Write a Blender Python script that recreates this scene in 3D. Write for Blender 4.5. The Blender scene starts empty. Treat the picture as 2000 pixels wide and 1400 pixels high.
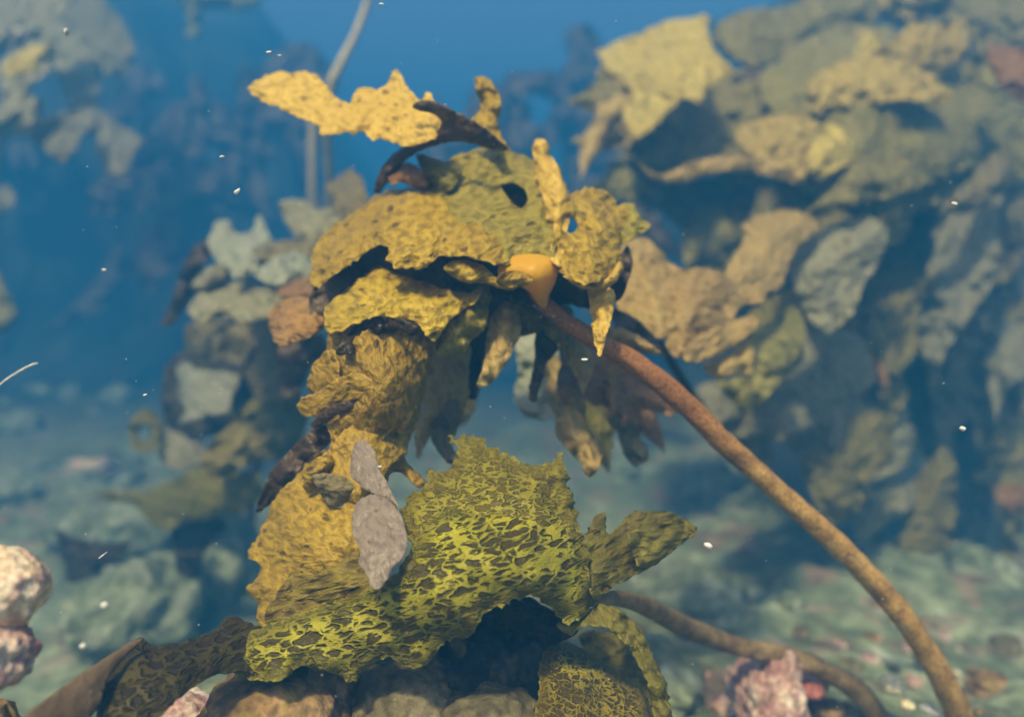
import bpy, math, random
import numpy as np
from mathutils import Vector, noise, geometry, Matrix

random.seed(7)
C = bpy.context.scene.collection
sc = bpy.context.scene

# ------------------------------------------------------------------ camera
PITCH = math.radians(8.0)
CAM = Vector((0.0, 0.0, 0.73))
cam_data = bpy.data.cameras.new('camera')
cam_data.lens = 30.0
cam_data.sensor_width = 36.0
cam_data.clip_start = 0.01
cam_data.clip_end = 200.0
cam_data.dof.use_dof = True
cam_data.dof.focus_distance = 0.52
cam_data.dof.aperture_fstop = 3.2
cam = bpy.data.objects.new('camera', cam_data)
cam.location = CAM
cam.rotation_euler = (math.pi / 2 - PITCH, 0, 0)
C.objects.link(cam)
sc.camera = cam

# ------------------------------------------------------------------ sky, sun, exposure
SUN_DIR = Vector((0.24, 0.58, -1.0)).normalized()          # the way the light travels
elev = math.asin(-SUN_DIR.z)
azim = math.atan2(-SUN_DIR.x, -SUN_DIR.y)
world = bpy.data.worlds.new('World')
sc.world = world
world.use_nodes = True
wn = world.node_tree
for n in list(wn.nodes):
    wn.nodes.remove(n)
sky = wn.nodes.new('ShaderNodeTexSky')
sky.sky_type = 'NISHITA'
sky.sun_disc = False
sky.sun_elevation = elev
sky.sun_rotation = azim
sky.air_density = 0.8
sky.dust_density = 6.0
sky.ozone_density = 0.6
bg = wn.nodes.new('ShaderNodeBackground')
bg.inputs['Strength'].default_value = 0.13
out = wn.nodes.new('ShaderNodeOutputWorld')
wn.links.new(sky.outputs[0], bg.inputs[0])
wn.links.new(bg.outputs[0], out.inputs[0])
sl = bpy.data.lights.new('sun', 'SUN')
sl.energy = 5.0
sl.angle = math.radians(5.0)
sl.color = (1.0, 0.87, 0.47)
sun = bpy.data.objects.new('sun', sl)
sun.rotation_euler = SUN_DIR.to_track_quat('-Z', 'Y').to_euler()
C.objects.link(sun)
sc.view_settings.view_transform = 'Standard'
sc.view_settings.look = 'None'
sc.view_settings.gamma = 1.0
sc.view_settings.exposure = 0.74
sc.cycles.max_bounces = 5
sc.cycles.diffuse_bounces = 2
sc.cycles.glossy_bounces = 2
sc.cycles.transmission_bounces = 2
sc.cycles.volume_bounces = 2
sc.cycles.use_denoising = True
sc.cycles.sample_clamp_indirect = 4.0

# ------------------------------------------------------------------ helpers
RIGHT = Vector((1, 0, 0))
FWD = Vector((0, math.cos(PITCH), -math.sin(PITCH)))
UP = Vector((0, math.sin(PITCH), math.cos(PITCH)))
HW, HH = 0.6, 0.6 * 716 / 1024


def at(px, py, d):
    """a point of the place seen at photo pixel (px,py), d metres ahead"""
    return CAM + RIGHT * ((px - 1000) / 1000 * HW * d) + UP * (-(py - 700) / 700 * HH * d) + FWD * d


def tag(o, label=None, cat=None, group=None, kind=None):
    if label: o['label'] = label
    if cat: o['category'] = cat
    if group: o['group'] = group
    if kind: o['kind'] = kind
    return o


def empty(name, loc, label, cat, group=None):
    o = bpy.data.objects.new(name, None)
    o.empty_display_size = 0.05
    o.location = loc
    C.objects.link(o)
    return tag(o, label, cat, group)


def link_mesh(name, verts, faces, mat, parent=None, uvs=None, smooth=True, label=None, margin=None):
    off = Vector(parent.location) if parent else Vector((0, 0, 0))
    if not isinstance(verts, np.ndarray):
        verts = np.array([tuple(v) for v in verts], dtype=float)
    if not parent:
        off = Vector(verts.mean(axis=0))
    v = verts - np.array(off)
    me = bpy.data.meshes.new(name)
    me.from_pydata(v.tolist(), [], faces)
    if uvs is not None:
        ul = me.uv_layers.new(name='UVMap')
        li = np.empty(len(me.loops), dtype=np.int32)
        me.loops.foreach_get('vertex_index', li)
        ul.data.foreach_set('uv', np.asarray(uvs, dtype=np.float32)[li].ravel())
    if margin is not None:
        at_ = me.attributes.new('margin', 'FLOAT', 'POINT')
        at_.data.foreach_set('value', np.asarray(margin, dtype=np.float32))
    if smooth:
        me.polygons.foreach_set('use_smooth', [True] * len(me.polygons))
    me.update()
    o = bpy.data.objects.new(name, me)
    o.data.materials.append(mat)
    if parent:
        o.parent = parent
    else:
        o.location = off
    C.objects.link(o)
    if label: o['label'] = label
    return o


def nz(x, y, z=0.0):
    return noise.noise(Vector((x, y, z)))


def fbm(x, y, z=0.0, o=4):
    return noise.fractal(Vector((x, y, z)), 0.9, 2.1, o)


def catmull(pts, step, closed=True):
    P = [np.array(p, float) for p in pts]
    n = len(P)
    res = []
    rng = range(n) if closed else range(n - 1)
    for i in rng:
        if closed:
            p0, p1, p2, p3 = P[i - 1], P[i], P[(i + 1) % n], P[(i + 2) % n]
        else:
            p0, p1, p2, p3 = P[max(i - 1, 0)], P[i], P[i + 1], P[min(i + 2, n - 1)]
        L = max(1, int(round(np.linalg.norm(p2[:2] - p1[:2]) / step)))
        for k in range(L):
            t = k / L
            # half-tension spline keeps points crisp
            m1 = (p2 - p0) * 0.36
            m2 = (p3 - p1) * 0.36
            h = (2 * t**3 - 3 * t**2 + 1) * p1 + (t**3 - 2 * t**2 + t) * m1 + (-2 * t**3 + 3 * t**2) * p2 + (t**3 - t**2) * m2
            res.append(h)
    if not closed:
        res.append(P[-1])
    return np.array(res)


def tps(ctrl):
    """smooth surface through depth control points (x, y, d)"""
    c = np.array(ctrl, float)
    n = len(c)
    if n == 1:
        return lambda x, y: np.full_like(x, c[0, 2])
    if n == 3:
        a, b = c[1, :2] - c[0, :2], c[2, :2] - c[0, :2]
        m = max(a @ a, b @ b, (a - b) @ (a - b))
        if abs(a[0] * b[1] - a[1] * b[0]) / m < 0.22:      # nearly in line: bend along the line only
            q = c[np.argsort((c[:, :2] - c[0, :2]) @ b)]
            dv = q[2, :2] - q[0, :2]
            L = dv @ dv
            tm = ((q[1, :2] - q[0, :2]) @ dv) / L

            def f3(x, y):
                t = ((x - q[0, 0]) * dv[0] + (y - q[0, 1]) * dv[1]) / L
                k = (q[1, 2] - q[0, 2] - (q[2, 2] - q[0, 2]) * tm) / (tm * (1 - tm))
                return q[0, 2] + (q[2, 2] - q[0, 2]) * t + k * t * (1 - t)
            return f3
    if n == 2:
        dv = c[1, :2] - c[0, :2]
        L = dv @ dv
        return lambda x, y: c[0, 2] + (c[1, 2] - c[0, 2]) * ((x - c[0, 0]) * dv[0] + (y - c[0, 1]) * dv[1]) / L
    s = 100.0
    X = c[:, :2] / s
    r2 = ((X[:, None] - X[None]) ** 2).sum(-1)
    K = np.where(r2 > 0, 0.5 * r2 * np.log(np.maximum(r2, 1e-12)), 0) + np.eye(n) * 0.05
    Pm = np.hstack([np.ones((n, 1)), X])
    A = np.zeros((n + 3, n + 3))
    A[:n, :n] = K; A[:n, n:] = Pm; A[n:, :n] = Pm.T
    w = np.linalg.lstsq(A, np.concatenate([c[:, 2], np.zeros(3)]), rcond=None)[0]

    def f(x, y):
        q = np.stack([x, y], -1) / s
        d2 = ((q[:, None] - X[None]) ** 2).sum(-1)
        return (np.where(d2 > 0, 0.5 * d2 * np.log(np.maximum(d2, 1e-12)), 0) @ w[:n]) + w[n] + q @ w[n + 1:]
    return f


_seed = [0]


def blade(parent, mat, outline, depth, teeth=4.0, tfreq=0.042, ruffle=0.008, rw=28.0, bulge=0.02, wave=0.010,
          wfreq=0.012, res=None, thick=0.0018, rot=0.0, holes=(), name='blade', label=None, rug=0.0, rugf=0.09):
    """a kelp blade: a thin two-sided sheet with toothed, ruffled margin, bent through space.
    outline in photo pixels, depth = control points (px, py, metres)"""
    _seed[0] += 1
    sd = _seed[0] * 7.31
    O = catmull(outline, 4.0)
    xs, ys = O[:, 0], O[:, 1]
    area = 0.5 * np.sum(xs * np.roll(ys, -1) - ys * np.roll(xs, -1))
    sgn = 1.0 if area > 0 else -1.0
    if res is None:
        res = min(12.0, max(5.0, math.sqrt(abs(area)) / 34.0))
    # toothed edge
    tang = np.roll(O, -1, 0) - np.roll(O, 1, 0)
    tl = np.linalg.norm(tang, axis=1, keepdims=True) + 1e-9
    nrm = np.stack([tang[:, 1], -tang[:, 0]], -1) / tl * sgn
    amt = np.empty(len(O))
    s = 0.0
    for i in range(len(O)):
        s += np.linalg.norm(O[i] - O[i - 1])
        ph = s * tfreq + 1.5 * nz(s * 0.02, sd)
        fr = ph - math.floor(ph)
        tooth = (fr / 0.7 if fr < 0.7 else (1 - fr) / 0.3) ** 1.7
        amt[i] = teeth * (tooth * (0.4 + 2.2 * abs(nz(s * 0.013, sd, 3.0))) - 0.4) + teeth * 0.9 * nz(s * 0.05, sd, 9.0) + 0.6 * nz(s * 0.14, sd, 2.0)
    O = O + nrm * amt[:, None]
    loops = [O]
    for h in holes:
        Hh = catmull(h, 5.0)
        loops.append(Hh)
    # interior points
    x0, y0 = O.min(0); x1, y1 = O.max(0)
    gx, gy = np.meshgrid(np.arange(x0, x1, res), np.arange(y0, y1, res * 0.866))
    gx = gx + (np.arange(gx.shape[0])[:, None] % 2) * res * 0.5
    pts = np.stack([gx.ravel(), gy.ravel()], -1)
    rs = np.random.RandomState(_seed[0])
    pts += rs.uniform(-0.18, 0.18, pts.shape) * res

    def inside(P, poly):
        a, b = poly, np.roll(poly, -1, 0)
        r = np.zeros(len(P), bool)
        for (ax, ay), (bx, by) in zip(a, b):
            c = (ay > P[:, 1]) != (by > P[:, 1])
            if not c.any(): continue
            xi = (bx - ax) * (P[:, 1] - ay) / (by - ay + 1e-12) + ax
            r ^= c & (P[:, 0] < xi)
        return r

    def edist(P):
        dmin = np.full(len(P), 1e9)
        for poly in loops:
            for i in range(0, len(poly), 1):
                a = poly[i]; b = poly[(i + 1) % len(poly)]
                ab = b - a
                t = np.clip(((P - a) @ ab) / (ab @ ab + 1e-9), 0, 1)
                d = np.linalg.norm(P - (a + t[:, None] * ab), axis=1)
                dmin = np.minimum(dmin, d)
        return dmin
    keep = inside(pts, O)
    for h in loops[1:]:
        keep &= ~inside(pts, h)
    pts = pts[keep]
    pts = pts[edist(pts) > res * 0.55]
    allp = list(map(tuple, O))
    edges = [(i, (i + 1) % len(O)) for i in range(len(O))]
    for h in loops[1:]:
        k = len(allp)
        allp += list(map(tuple, h))
        edges += [(k + i, k + (i + 1) % len(h)) for i in range(len(h))]
    allp += list(map(tuple, pts))
    r = geometry.delaunay_2d_cdt([Vector(p) for p in allp], edges, [], 0, 1e-4)
    V2 = np.array([tuple(v) for v in r[0]])
    F = np.array([tuple(f) for f in r[2] if len(f) == 3], dtype=int)
    cen = V2[F].mean(1)
    ok = inside(cen, O)
    for h in loops[1:]:
        ok &= ~inside(cen, h)
    F = F[ok]
    used = np.unique(F)
    remap = -np.ones(len(V2), int); remap[used] = np.arange(len(used))
    V2 = V2[used]; F = remap[F]
    # orient
    a = V2[F[:, 1]] - V2[F[:, 0]]; b = V2[F[:, 2]] - V2[F[:, 0]]
    flip = (a[:, 0] * b[:, 1] - a[:, 1] * b[:, 0]) > 0
    F[flip] = F[flip][:, ::-1]
    ed = edist(V2)
    D = tps(depth)(V2[:, 0], V2[:, 1])
    dm = float(np.median(D))
    L = math.sqrt(abs(area)) * 0.30
    D = D - bulge * (1 - np.exp(-(ed / max(L, 1.0)) ** 1.3))
    sc_ = dm / 0.6
    for i in range(len(V2)):
        x, y = V2[i]
        D[i] += sc_ * wave * fbm(x * wfreq, y * wfreq, sd, 3)
        D[i] += sc_ * ruffle * math.exp(-ed[i] / rw) * (nz(x * 0.028, y * 0.028, sd + 3.3) * 1.7 + nz(x * 0.06, y * 0.06, sd + 1.3) * 0.7)
        if rug:
            D[i] += sc_ * rug * 0.4 * nz(x * rugf * 0.6, y * rugf, sd + 5)
    W = np.array([tuple(at(V2[i, 0], V2[i, 1], D[i])) for i in range(len(V2))])
    fn = np.cross(W[F[:, 1]] - W[F[:, 0]], W[F[:, 2]] - W[F[:, 0]])
    vn = np.zeros_like(W)
    for k in range(3):
        np.add.at(vn, F[:, k], fn)
    vn /= (np.linalg.norm(vn, axis=1, keepdims=True) + 1e-12)
    # thinner at the margin
    th = thick * (0.35 + 0.65 * (1 - np.exp(-ed / 10.0)))[:, None] * 0.5 * max(1.0, dm)
    A = W + vn * th; B = W - vn * th
    n = len(W)
    faces = F.tolist() + (F[:, ::-1] + n).tolist()
    cnt = {}
    for f in F:
        for k in range(3):
            e = (f[k], f[(k + 1) % 3])
            cnt[e] = 1
    for (i, j) in list(cnt):
        if (j, i) not in cnt:
            faces.append((j, i, i + n, j + n))
    m = 0.0006 * dm
    ca, sa = math.cos(math.radians(rot)), math.sin(math.radians(rot))
    U = (V2[:, 0] * ca + V2[:, 1] * sa) * m
    Vv = (-V2[:, 0] * sa + V2[:, 1] * ca) * m
    uv = np.stack([U, Vv], -1) + sd
    uv = np.vstack([uv, uv + 0.37])
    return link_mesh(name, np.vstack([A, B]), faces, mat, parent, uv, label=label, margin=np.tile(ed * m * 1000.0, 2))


def tube(parent, mat, path, name='stipe', seg=18, step=14, lump=0.16, label=None, flat=1.0):
    # flat < 1 squashes the section along the view depth
    """path of (px, py, depth, radius in photo px)"""
    P = catmull([np.array(p, float) for p in path], step, closed=False)
    W = [at(p[0], p[1], p[2]) for p in P]
    n = len(W)
    verts, uvs, faces = [], [], []
    nrm = None
    s = 0
    for i in range(n):
        t = (W[min(i + 1, n - 1)] - W[max(i - 1, 0)]).normalized()
        if nrm is None:
            nrm = (FWD - t * FWD.dot(t)).normalized() if abs(FWD.dot(t)) < 0.95 else t.orthogonal().normalized()
        nrm = (nrm - t * nrm.dot(t)).normalized()
        bi = t.cross(nrm)
        r = P[i][3] * 0.0006 * P[i][2]
        if i: s += (W[i] - W[i - 1]).length
        for k in range(seg):
            a = 2 * math.pi * k / seg
            rr = r * (1 + lump * fbm(math.cos(a) * 1.5 + i * 0.13, math.sin(a) * 1.5, i * 0.31))
            verts.append(W[i] + nrm * (math.cos(a) * rr * flat) + bi * (math.sin(a) * rr))
            uvs.append((a / (2 * math.pi) * 2 * math.pi * 0.014, s))
    for i in range(n - 1):
        for k in range(seg):
            k2 = (k + 1) % seg
            faces.append((i * seg + k, i * seg + k2, (i + 1) * seg + k2, (i + 1) * seg + k))
    c0 = len(verts); verts.append(W[0]); uvs.append((0, 0))
    c1 = len(verts); verts.append(W[-1]); uvs.append((0, s))
    for k in range(seg):
        k2 = (k + 1) % seg
        faces.append((c0, k2, k))
        faces.append((c1, (n - 1) * seg + k, (n - 1) * seg + k2))
    return link_mesh(name, verts, faces, mat, parent, uvs, label=label)


def ico(sub):
    import bmesh
    bm = bmesh.new()
    bmesh.ops.create_icosphere(bm, subdivisions=sub, radius=1.0)
    v = [x.co.copy() for x in bm.verts]
    f = [[y.index for y in x.verts] for x in bm.faces]
    bm.free()
    return v, f


_ico = {}


def rock(mat, px, py, d, rx, ry, rz=None, lump=0.28, freq=1.6, sub=5, name='rock', rot=0.0, parent=None, rough=0.05, flat=None):
    """a lumpy stone; rx, ry half sizes in photo px, rz half depth in metres"""
    _seed[0] += 1
    sd = _seed[0] * 3.17
    if sub not in _ico: _ico[sub] = ico(sub)
    v0, f = _ico[sub]
    m = 0.0006 * d
    c = at(px, py, d)
    rz = rz if rz is not None else rx * m
    verts = []
    cr, sr = math.cos(rot), math.sin(rot)
    for v in v0:
        k = 1 + lump * noise.fractal(v * freq + Vector((sd, sd * 0.3, -sd)), 1.0, 2.0, 3) + rough * noise.fractal(v * freq * 5 + Vector((sd, 0, sd)), 0.8, 2.1, 4)
        q = v * k
        x, y, z = q.x * rx * m, q.y * rz, q.z * ry * m
        x, z = x * cr - z * sr, x * sr + z * cr
        verts.append(c + Vector((x, y, z)))
    return link_mesh(name, verts, f, mat, parent)


def strap_outline(x, top, bottom, w, lean=0, seed=0, waist=0.5):
    r = random.Random(seed)
    L, R = [], []
    n = max(4, int((bottom - top) / 45))
    for i in range(n + 1):
        t = i / n
        ww = w * (0.45 + 0.75 * math.sin(math.pi * min(1, t * 0.85 + 0.15)) ** 0.7) * (1 - t ** 3 * 0.85)
        cx = x + lean * t + 0.25 * w * math.sin(t * 3 + seed)
        L.append((cx - ww * (0.5 + r.uniform(-0.22, 0.30)), top + (bottom - top) * t + r.uniform(-12, 12)))
        R.append((cx + ww * (0.5 + r.uniform(-0.22, 0.30)), top + (bottom - top) * t + r.uniform(-12, 12)))
    return L + R[::-1]


def leaf_outline(x, y, ang, length, w, seed=0):
    o = strap_outline(0, 0, length, w, 0, seed)
    a = math.radians(ang)
    return [(x + px * math.cos(a) - py * math.sin(a), y + px * math.sin(a) + py * math.cos(a)) for px, py in o]


# ------------------------------------------------------------------ materials
def new_mat(name):
    m = bpy.data.materials.new(name)
    m.use_nodes = True
    t = m.node_tree
    for n in list(t.nodes): t.nodes.remove(n)
    return m, t, t.nodes, t.links


def ramp(N, stops, interp='LINEAR'):
    r = N.new('ShaderNodeValToRGB')
    r.color_ramp.interpolation = interp
    e = r.color_ramp.elements
    while len(e) < len(stops): e.new(0.5)
    for k, (p, c) in enumerate(stops):
        e[k].position = p
        e[k].color = (*c, 1) if len(c) == 3 else c
    return r


def mixc(N, Lk, fac, a, b, mode='MIX'):
    m = N.new('ShaderNodeMix'); m.data_type = 'RGBA'; m.blend_type = mode
    if isinstance(fac, (int, float)): m.inputs[0].default_value = fac
    else: Lk.new(fac, m.inputs[0])
    for s, k in ((a, 6), (b, 7)):
        if isinstance(s, tuple): m.inputs[k].default_value = (*s, 1)
        else: Lk.new(s, m.inputs[k])
    return m.outputs[2]


def math_n(N, Lk, op, a, b=None):
    m = N.new('ShaderNodeMath'); m.operation = op
    for k, s in enumerate((a, b)):
        if s is None: continue
        if isinstance(s, (int, float)): m.inputs[k].default_value = s
        else: Lk.new(s, m.inputs[k])
    return m.outputs[0]


def kelp_mat(name, light, mid, dark, pattern='spots', scale=110.0, trans=0.40, rough=0.31, bump=0.5, spot=0.5, stretch=0.6, silt=0.0,
             siltc=(0.48, 0.42, 0.20), spec=0.32):
    m, t, N, L = new_mat(name)
    uv = N.new('ShaderNodeUVMap'); uv.uv_map = 'UVMap'
    mp = N.new('ShaderNodeMapping')
    mp.inputs['Scale'].default_value = (stretch, 1.0, 1.0)
    L.new(uv.outputs[0], mp.inputs[0])
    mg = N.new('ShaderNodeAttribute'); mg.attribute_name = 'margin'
    # warp
    nw = N.new('ShaderNodeTexNoise'); nw.inputs['Scale'].default_value = scale * 0.40; nw.inputs['Detail'].default_value = 3
    L.new(mp.outputs[0], nw.inputs['Vector'])
    sub = N.new('ShaderNodeVectorMath'); sub.operation = 'SUBTRACT'; sub.inputs[1].default_value = (0.5, 0.5, 0.5)
    L.new(nw.outputs['Color'], sub.inputs[0])
    scl = N.new('ShaderNodeVectorMath'); scl.operation = 'SCALE'; scl.inputs['Scale'].default_value = (1.6 if pattern == 'honey' else 1.5) / scale
    L.new(sub.outputs[0], scl.inputs[0])
    add = N.new('ShaderNodeVectorMath'); add.operation = 'ADD'
    L.new(mp.outputs[0], add.inputs[0]); L.new(scl.outputs[0], add.inputs[1])
    vec = add.outputs[0]
    big = N.new('ShaderNodeTexNoise'); big.inputs['Scale'].default_value = 16.0; big.inputs['Detail'].default_value = 4
    L.new(uv.outputs[0], big.inputs['Vector'])
    fine = N.new('ShaderNodeTexNoise'); fine.inputs['Scale'].default_value = scale * 4.0; fine.inputs['Detail'].default_value = 4
    L.new(uv.outputs[0], fine.inputs['Vector'])
    med = N.new('ShaderNodeTexNoise'); med.inputs['Scale'].default_value = scale * (1.5 if pattern == 'honey' else 0.9); med.inputs['Detail'].default_value = 4
    L.new(vec, med.inputs['Vector'])
    bigr = ramp(N, [(0.32, (0, 0, 0)), (0.68, (1, 1, 1))]); L.new(big.outputs[0], bigr.inputs[0])
    base = mixc(N, L, bigr.outputs[0], mid, light)
    hgt = None
    med2 = N.new('ShaderNodeTexNoise'); med2.inputs['Scale'].default_value = scale * 0.30; med2.inputs['Detail'].default_value = 3
    L.new(uv.outputs[0], med2.inputs['Vector'])
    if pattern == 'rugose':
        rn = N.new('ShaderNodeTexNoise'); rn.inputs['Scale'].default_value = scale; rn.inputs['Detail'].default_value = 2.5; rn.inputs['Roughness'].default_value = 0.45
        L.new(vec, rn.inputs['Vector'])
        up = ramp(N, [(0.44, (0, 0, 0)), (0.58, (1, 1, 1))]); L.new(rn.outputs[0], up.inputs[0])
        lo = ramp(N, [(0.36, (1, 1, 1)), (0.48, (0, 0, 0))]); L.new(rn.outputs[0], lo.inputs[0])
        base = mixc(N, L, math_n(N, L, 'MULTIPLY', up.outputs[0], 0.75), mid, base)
        base = mixc(N, L, math_n(N, L, 'MULTIPLY', lo.outputs[0], spot * 0.5), base, dark)  # relief lows darkened: dimple shade painted into the colour
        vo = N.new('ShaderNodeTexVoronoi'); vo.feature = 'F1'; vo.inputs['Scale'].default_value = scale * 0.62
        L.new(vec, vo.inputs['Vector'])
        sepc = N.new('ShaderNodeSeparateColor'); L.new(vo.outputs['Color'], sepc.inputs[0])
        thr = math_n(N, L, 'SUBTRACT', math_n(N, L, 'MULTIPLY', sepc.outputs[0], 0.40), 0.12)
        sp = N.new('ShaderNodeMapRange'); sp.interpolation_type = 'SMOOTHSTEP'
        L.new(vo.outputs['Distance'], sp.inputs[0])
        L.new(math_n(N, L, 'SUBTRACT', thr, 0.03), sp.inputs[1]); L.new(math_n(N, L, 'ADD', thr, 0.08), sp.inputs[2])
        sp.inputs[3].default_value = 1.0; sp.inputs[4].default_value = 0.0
        base = mixc(N, L, math_n(N, L, 'MULTIPLY', sp.outputs[0], min(1.0, spot * 1.4)), base, dark)  # dots painted dark as shadowed dimples
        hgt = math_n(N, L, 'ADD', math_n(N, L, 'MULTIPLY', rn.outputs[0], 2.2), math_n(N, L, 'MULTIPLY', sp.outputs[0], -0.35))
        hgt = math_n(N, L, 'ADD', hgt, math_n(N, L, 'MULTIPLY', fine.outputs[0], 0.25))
    elif pattern == 'honey':
        fw = N.new('ShaderNodeTexNoise'); fw.inputs['Scale'].default_value = scale * 0.95; fw.inputs['Detail'].default_value = 2
        L.new(vec, fw.inputs['Vector'])
        fs = N.new('ShaderNodeVectorMath'); fs.operation = 'SUBTRACT'; fs.inputs[1].default_value = (0.5, 0.5, 0.5); L.new(fw.outputs['Color'], fs.inputs[0])
        fm = N.new('ShaderNodeVectorMath'); fm.operation = 'SCALE'; fm.inputs['Scale'].default_value = 1.7 / scale; L.new(fs.outputs[0], fm.inputs[0])
        fa = N.new('ShaderNodeVectorMath'); fa.operation = 'ADD'; L.new(vec, fa.inputs[0]); L.new(fm.outputs[0], fa.inputs[1])
        vo = N.new('ShaderNodeTexVoronoi'); vo.feature = 'DISTANCE_TO_EDGE'; vo.inputs['Scale'].default_value = scale
        vo.inputs['Randomness'].default_value = 0.85
        L.new(fa.outputs[0], vo.inputs['Vector'])
        wid = math_n(N, L, 'MULTIPLY', math_n(N, L, 'SUBTRACT', med2.outputs[0], 0.36), 0.40)
        pit = N.new('ShaderNodeMapRange'); pit.interpolation_type = 'SMOOTHSTEP'
        L.new(vo.outputs['Distance'], pit.inputs[0])
        L.new(wid, pit.inputs[1])
        L.new(math_n(N, L, 'ADD', wid, 0.17), pit.inputs[2])
        ridge = math_n(N, L, 'SUBTRACT', 1.0, pit.outputs[0])
        keep_ = N.new('ShaderNodeMapRange'); keep_.inputs[1].default_value = 1.0; keep_.inputs[2].default_value = 9.0
        L.new(mg.outputs['Fac'], keep_.inputs[0])
        amp = math_n(N, L, 'MULTIPLY', math_n(N, L, 'ADD', math_n(N, L, 'MULTIPLY', bigr.outputs[0], 0.30), 0.75), keep_.outputs[0])
        amp = math_n(N, L, 'MULTIPLY', amp, spot)
        margin_c = mixc(N, L, 0.45, dark, mid)
        pitc = mixc(N, L, math_n(N, L, 'MULTIPLY', keep_.outputs[0], 0.8), margin_c, dark)
        base = mixc(N, L, math_n(N, L, 'MULTIPLY', ridge, amp), pitc, base)
        hgt = math_n(N, L, 'MULTIPLY', ridge, math_n(N, L, 'ADD', math_n(N, L, 'MULTIPLY', amp, 0.7), 0.4))
        hgt = math_n(N, L, 'ADD', hgt, math_n(N, L, 'MULTIPLY', fine.outputs[0], 0.25))
    elif pattern == 'spots':
        vo = N.new('ShaderNodeTexVoronoi'); vo.feature = 'F1'; vo.inputs['Scale'].default_value = scale
        vo.inputs['Randomness'].default_value = 1.0
        L.new(vec, vo.inputs['Vector'])
        sepc = N.new('ShaderNodeSeparateColor'); L.new(vo.outputs['Color'], sepc.inputs[0])
        thr = math_n(N, L, 'MULTIPLY', sepc.outputs[0], 0.42)
        sp = N.new('ShaderNodeMapRange'); sp.interpolation_type = 'SMOOTHSTEP'
        L.new(vo.outputs['Distance'], sp.inputs[0])
        L.new(math_n(N, L, 'ADD', thr, 0.12), sp.inputs[2]); L.new(math_n(N, L, 'SUBTRACT', thr, 0.04), sp.inputs[1])
        sp.inputs[3].default_value = 1.0; sp.inputs[4].default_value = 0.0
        mr = ramp(N, [(0.38, (0, 0, 0)), (0.62, (1, 1, 1))]); L.new(med.outputs[0], mr.inputs[0])
        base = mixc(N, L, math_n(N, L, 'MULTIPLY', mr.outputs[0], 0.55), base, mid, 'MIX')
        f = math_n(N, L, 'MULTIPLY', sp.outputs[0], spot)
        base = mixc(N, L, f, base, dark)
        hgt = math_n(N, L, 'ADD', math_n(N, L, 'MULTIPLY', med.outputs[0], 1.3), math_n(N, L, 'MULTIPLY', sp.outputs[0], -0.5))
        hgt = math_n(N, L, 'ADD', hgt, math_n(N, L, 'MULTIPLY', fine.outputs[0], 0.35))
    else:
        mr = ramp(N, [(0.35, (0, 0, 0)), (0.65, (1, 1, 1))]); L.new(med.outputs[0], mr.inputs[0])
        base = mixc(N, L, math_n(N, L, 'MULTIPLY', mr.outputs[0], spot), base, dark)
        hgt = math_n(N, L, 'ADD', med.outputs[0], math_n(N, L, 'MULTIPLY', fine.outputs[0], 0.4))
    # edge glints painted as a thin pale rim along the margin
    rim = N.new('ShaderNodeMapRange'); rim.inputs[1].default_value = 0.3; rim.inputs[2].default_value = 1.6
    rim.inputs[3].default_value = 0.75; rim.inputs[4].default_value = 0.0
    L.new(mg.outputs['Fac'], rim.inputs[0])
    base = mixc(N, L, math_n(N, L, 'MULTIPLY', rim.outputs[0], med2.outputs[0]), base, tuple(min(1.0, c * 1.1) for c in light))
    # random tint of every blade, silt dusting
    oi = N.new('ShaderNodeObjectInfo')
    hs = N.new('ShaderNodeHueSaturation')
    L.new(math_n(N, L, 'ADD', math_n(N, L, 'MULTIPLY', oi.outputs['Random'], 0.016), 0.495), hs.inputs['Hue'])
    L.new(math_n(N, L, 'ADD', math_n(N, L, 'MULTIPLY', oi.outputs['Random'], 0.35), 0.82), hs.inputs['Value'])
    L.new(base, hs.inputs['Color'])
    base = hs.outputs[0]
    fr = ramp(N, [(0.60, (0, 0, 0)), (0.72, (1, 1, 1))]); L.new(fine.outputs[0], fr.inputs[0])
    base = mixc(N, L, math_n(N, L, 'MULTIPLY', fr.outputs[0], 0.18 + 0.4 * silt), base, siltc)
    if silt:
        n2 = N.new('ShaderNodeTexNoise'); n2.inputs['Scale'].default_value = 38; n2.inputs['Detail'].default_value = 5
        L.new(uv.outputs[0], n2.inputs['Vector'])
        r2 = ramp(N, [(0.35, (0, 0, 0)), (0.65, (1, 1, 1))]); L.new(n2.outputs[0], r2.inputs[0])
        base = mixc(N, L, math_n(N, L, 'MULTIPLY', r2.outputs[0], silt), base, siltc)
    bp = N.new('ShaderNodeBump'); bp.inputs['Strength'].default_value = bump; bp.inputs['Distance'].default_value = 0.75 / scale
    L.new(hgt, bp.inputs['Height'])
    pr = N.new('ShaderNodeBsdfPrincipled')
    pr.inputs['Roughness'].default_value = rough
    pr.inputs['Specular IOR Level'].default_value = spec
    L.new(base, pr.inputs['Base Color']); L.new(bp.outputs[0], pr.inputs['Normal'])
    tr = N.new('ShaderNodeBsdfTranslucent')
    L.new(base, tr.inputs['Color']); L.new(bp.outputs[0], tr.inputs['Normal'])
    mx = N.new('ShaderNodeMixShader'); mx.inputs[0].default_value = trans
    L.new(pr.outputs[0], mx.inputs[1]); L.new(tr.outputs[0], mx.inputs[2])
    o = N.new('ShaderNodeOutputMaterial'); L.new(mx.outputs[0], o.inputs[0])
    return m


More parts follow.
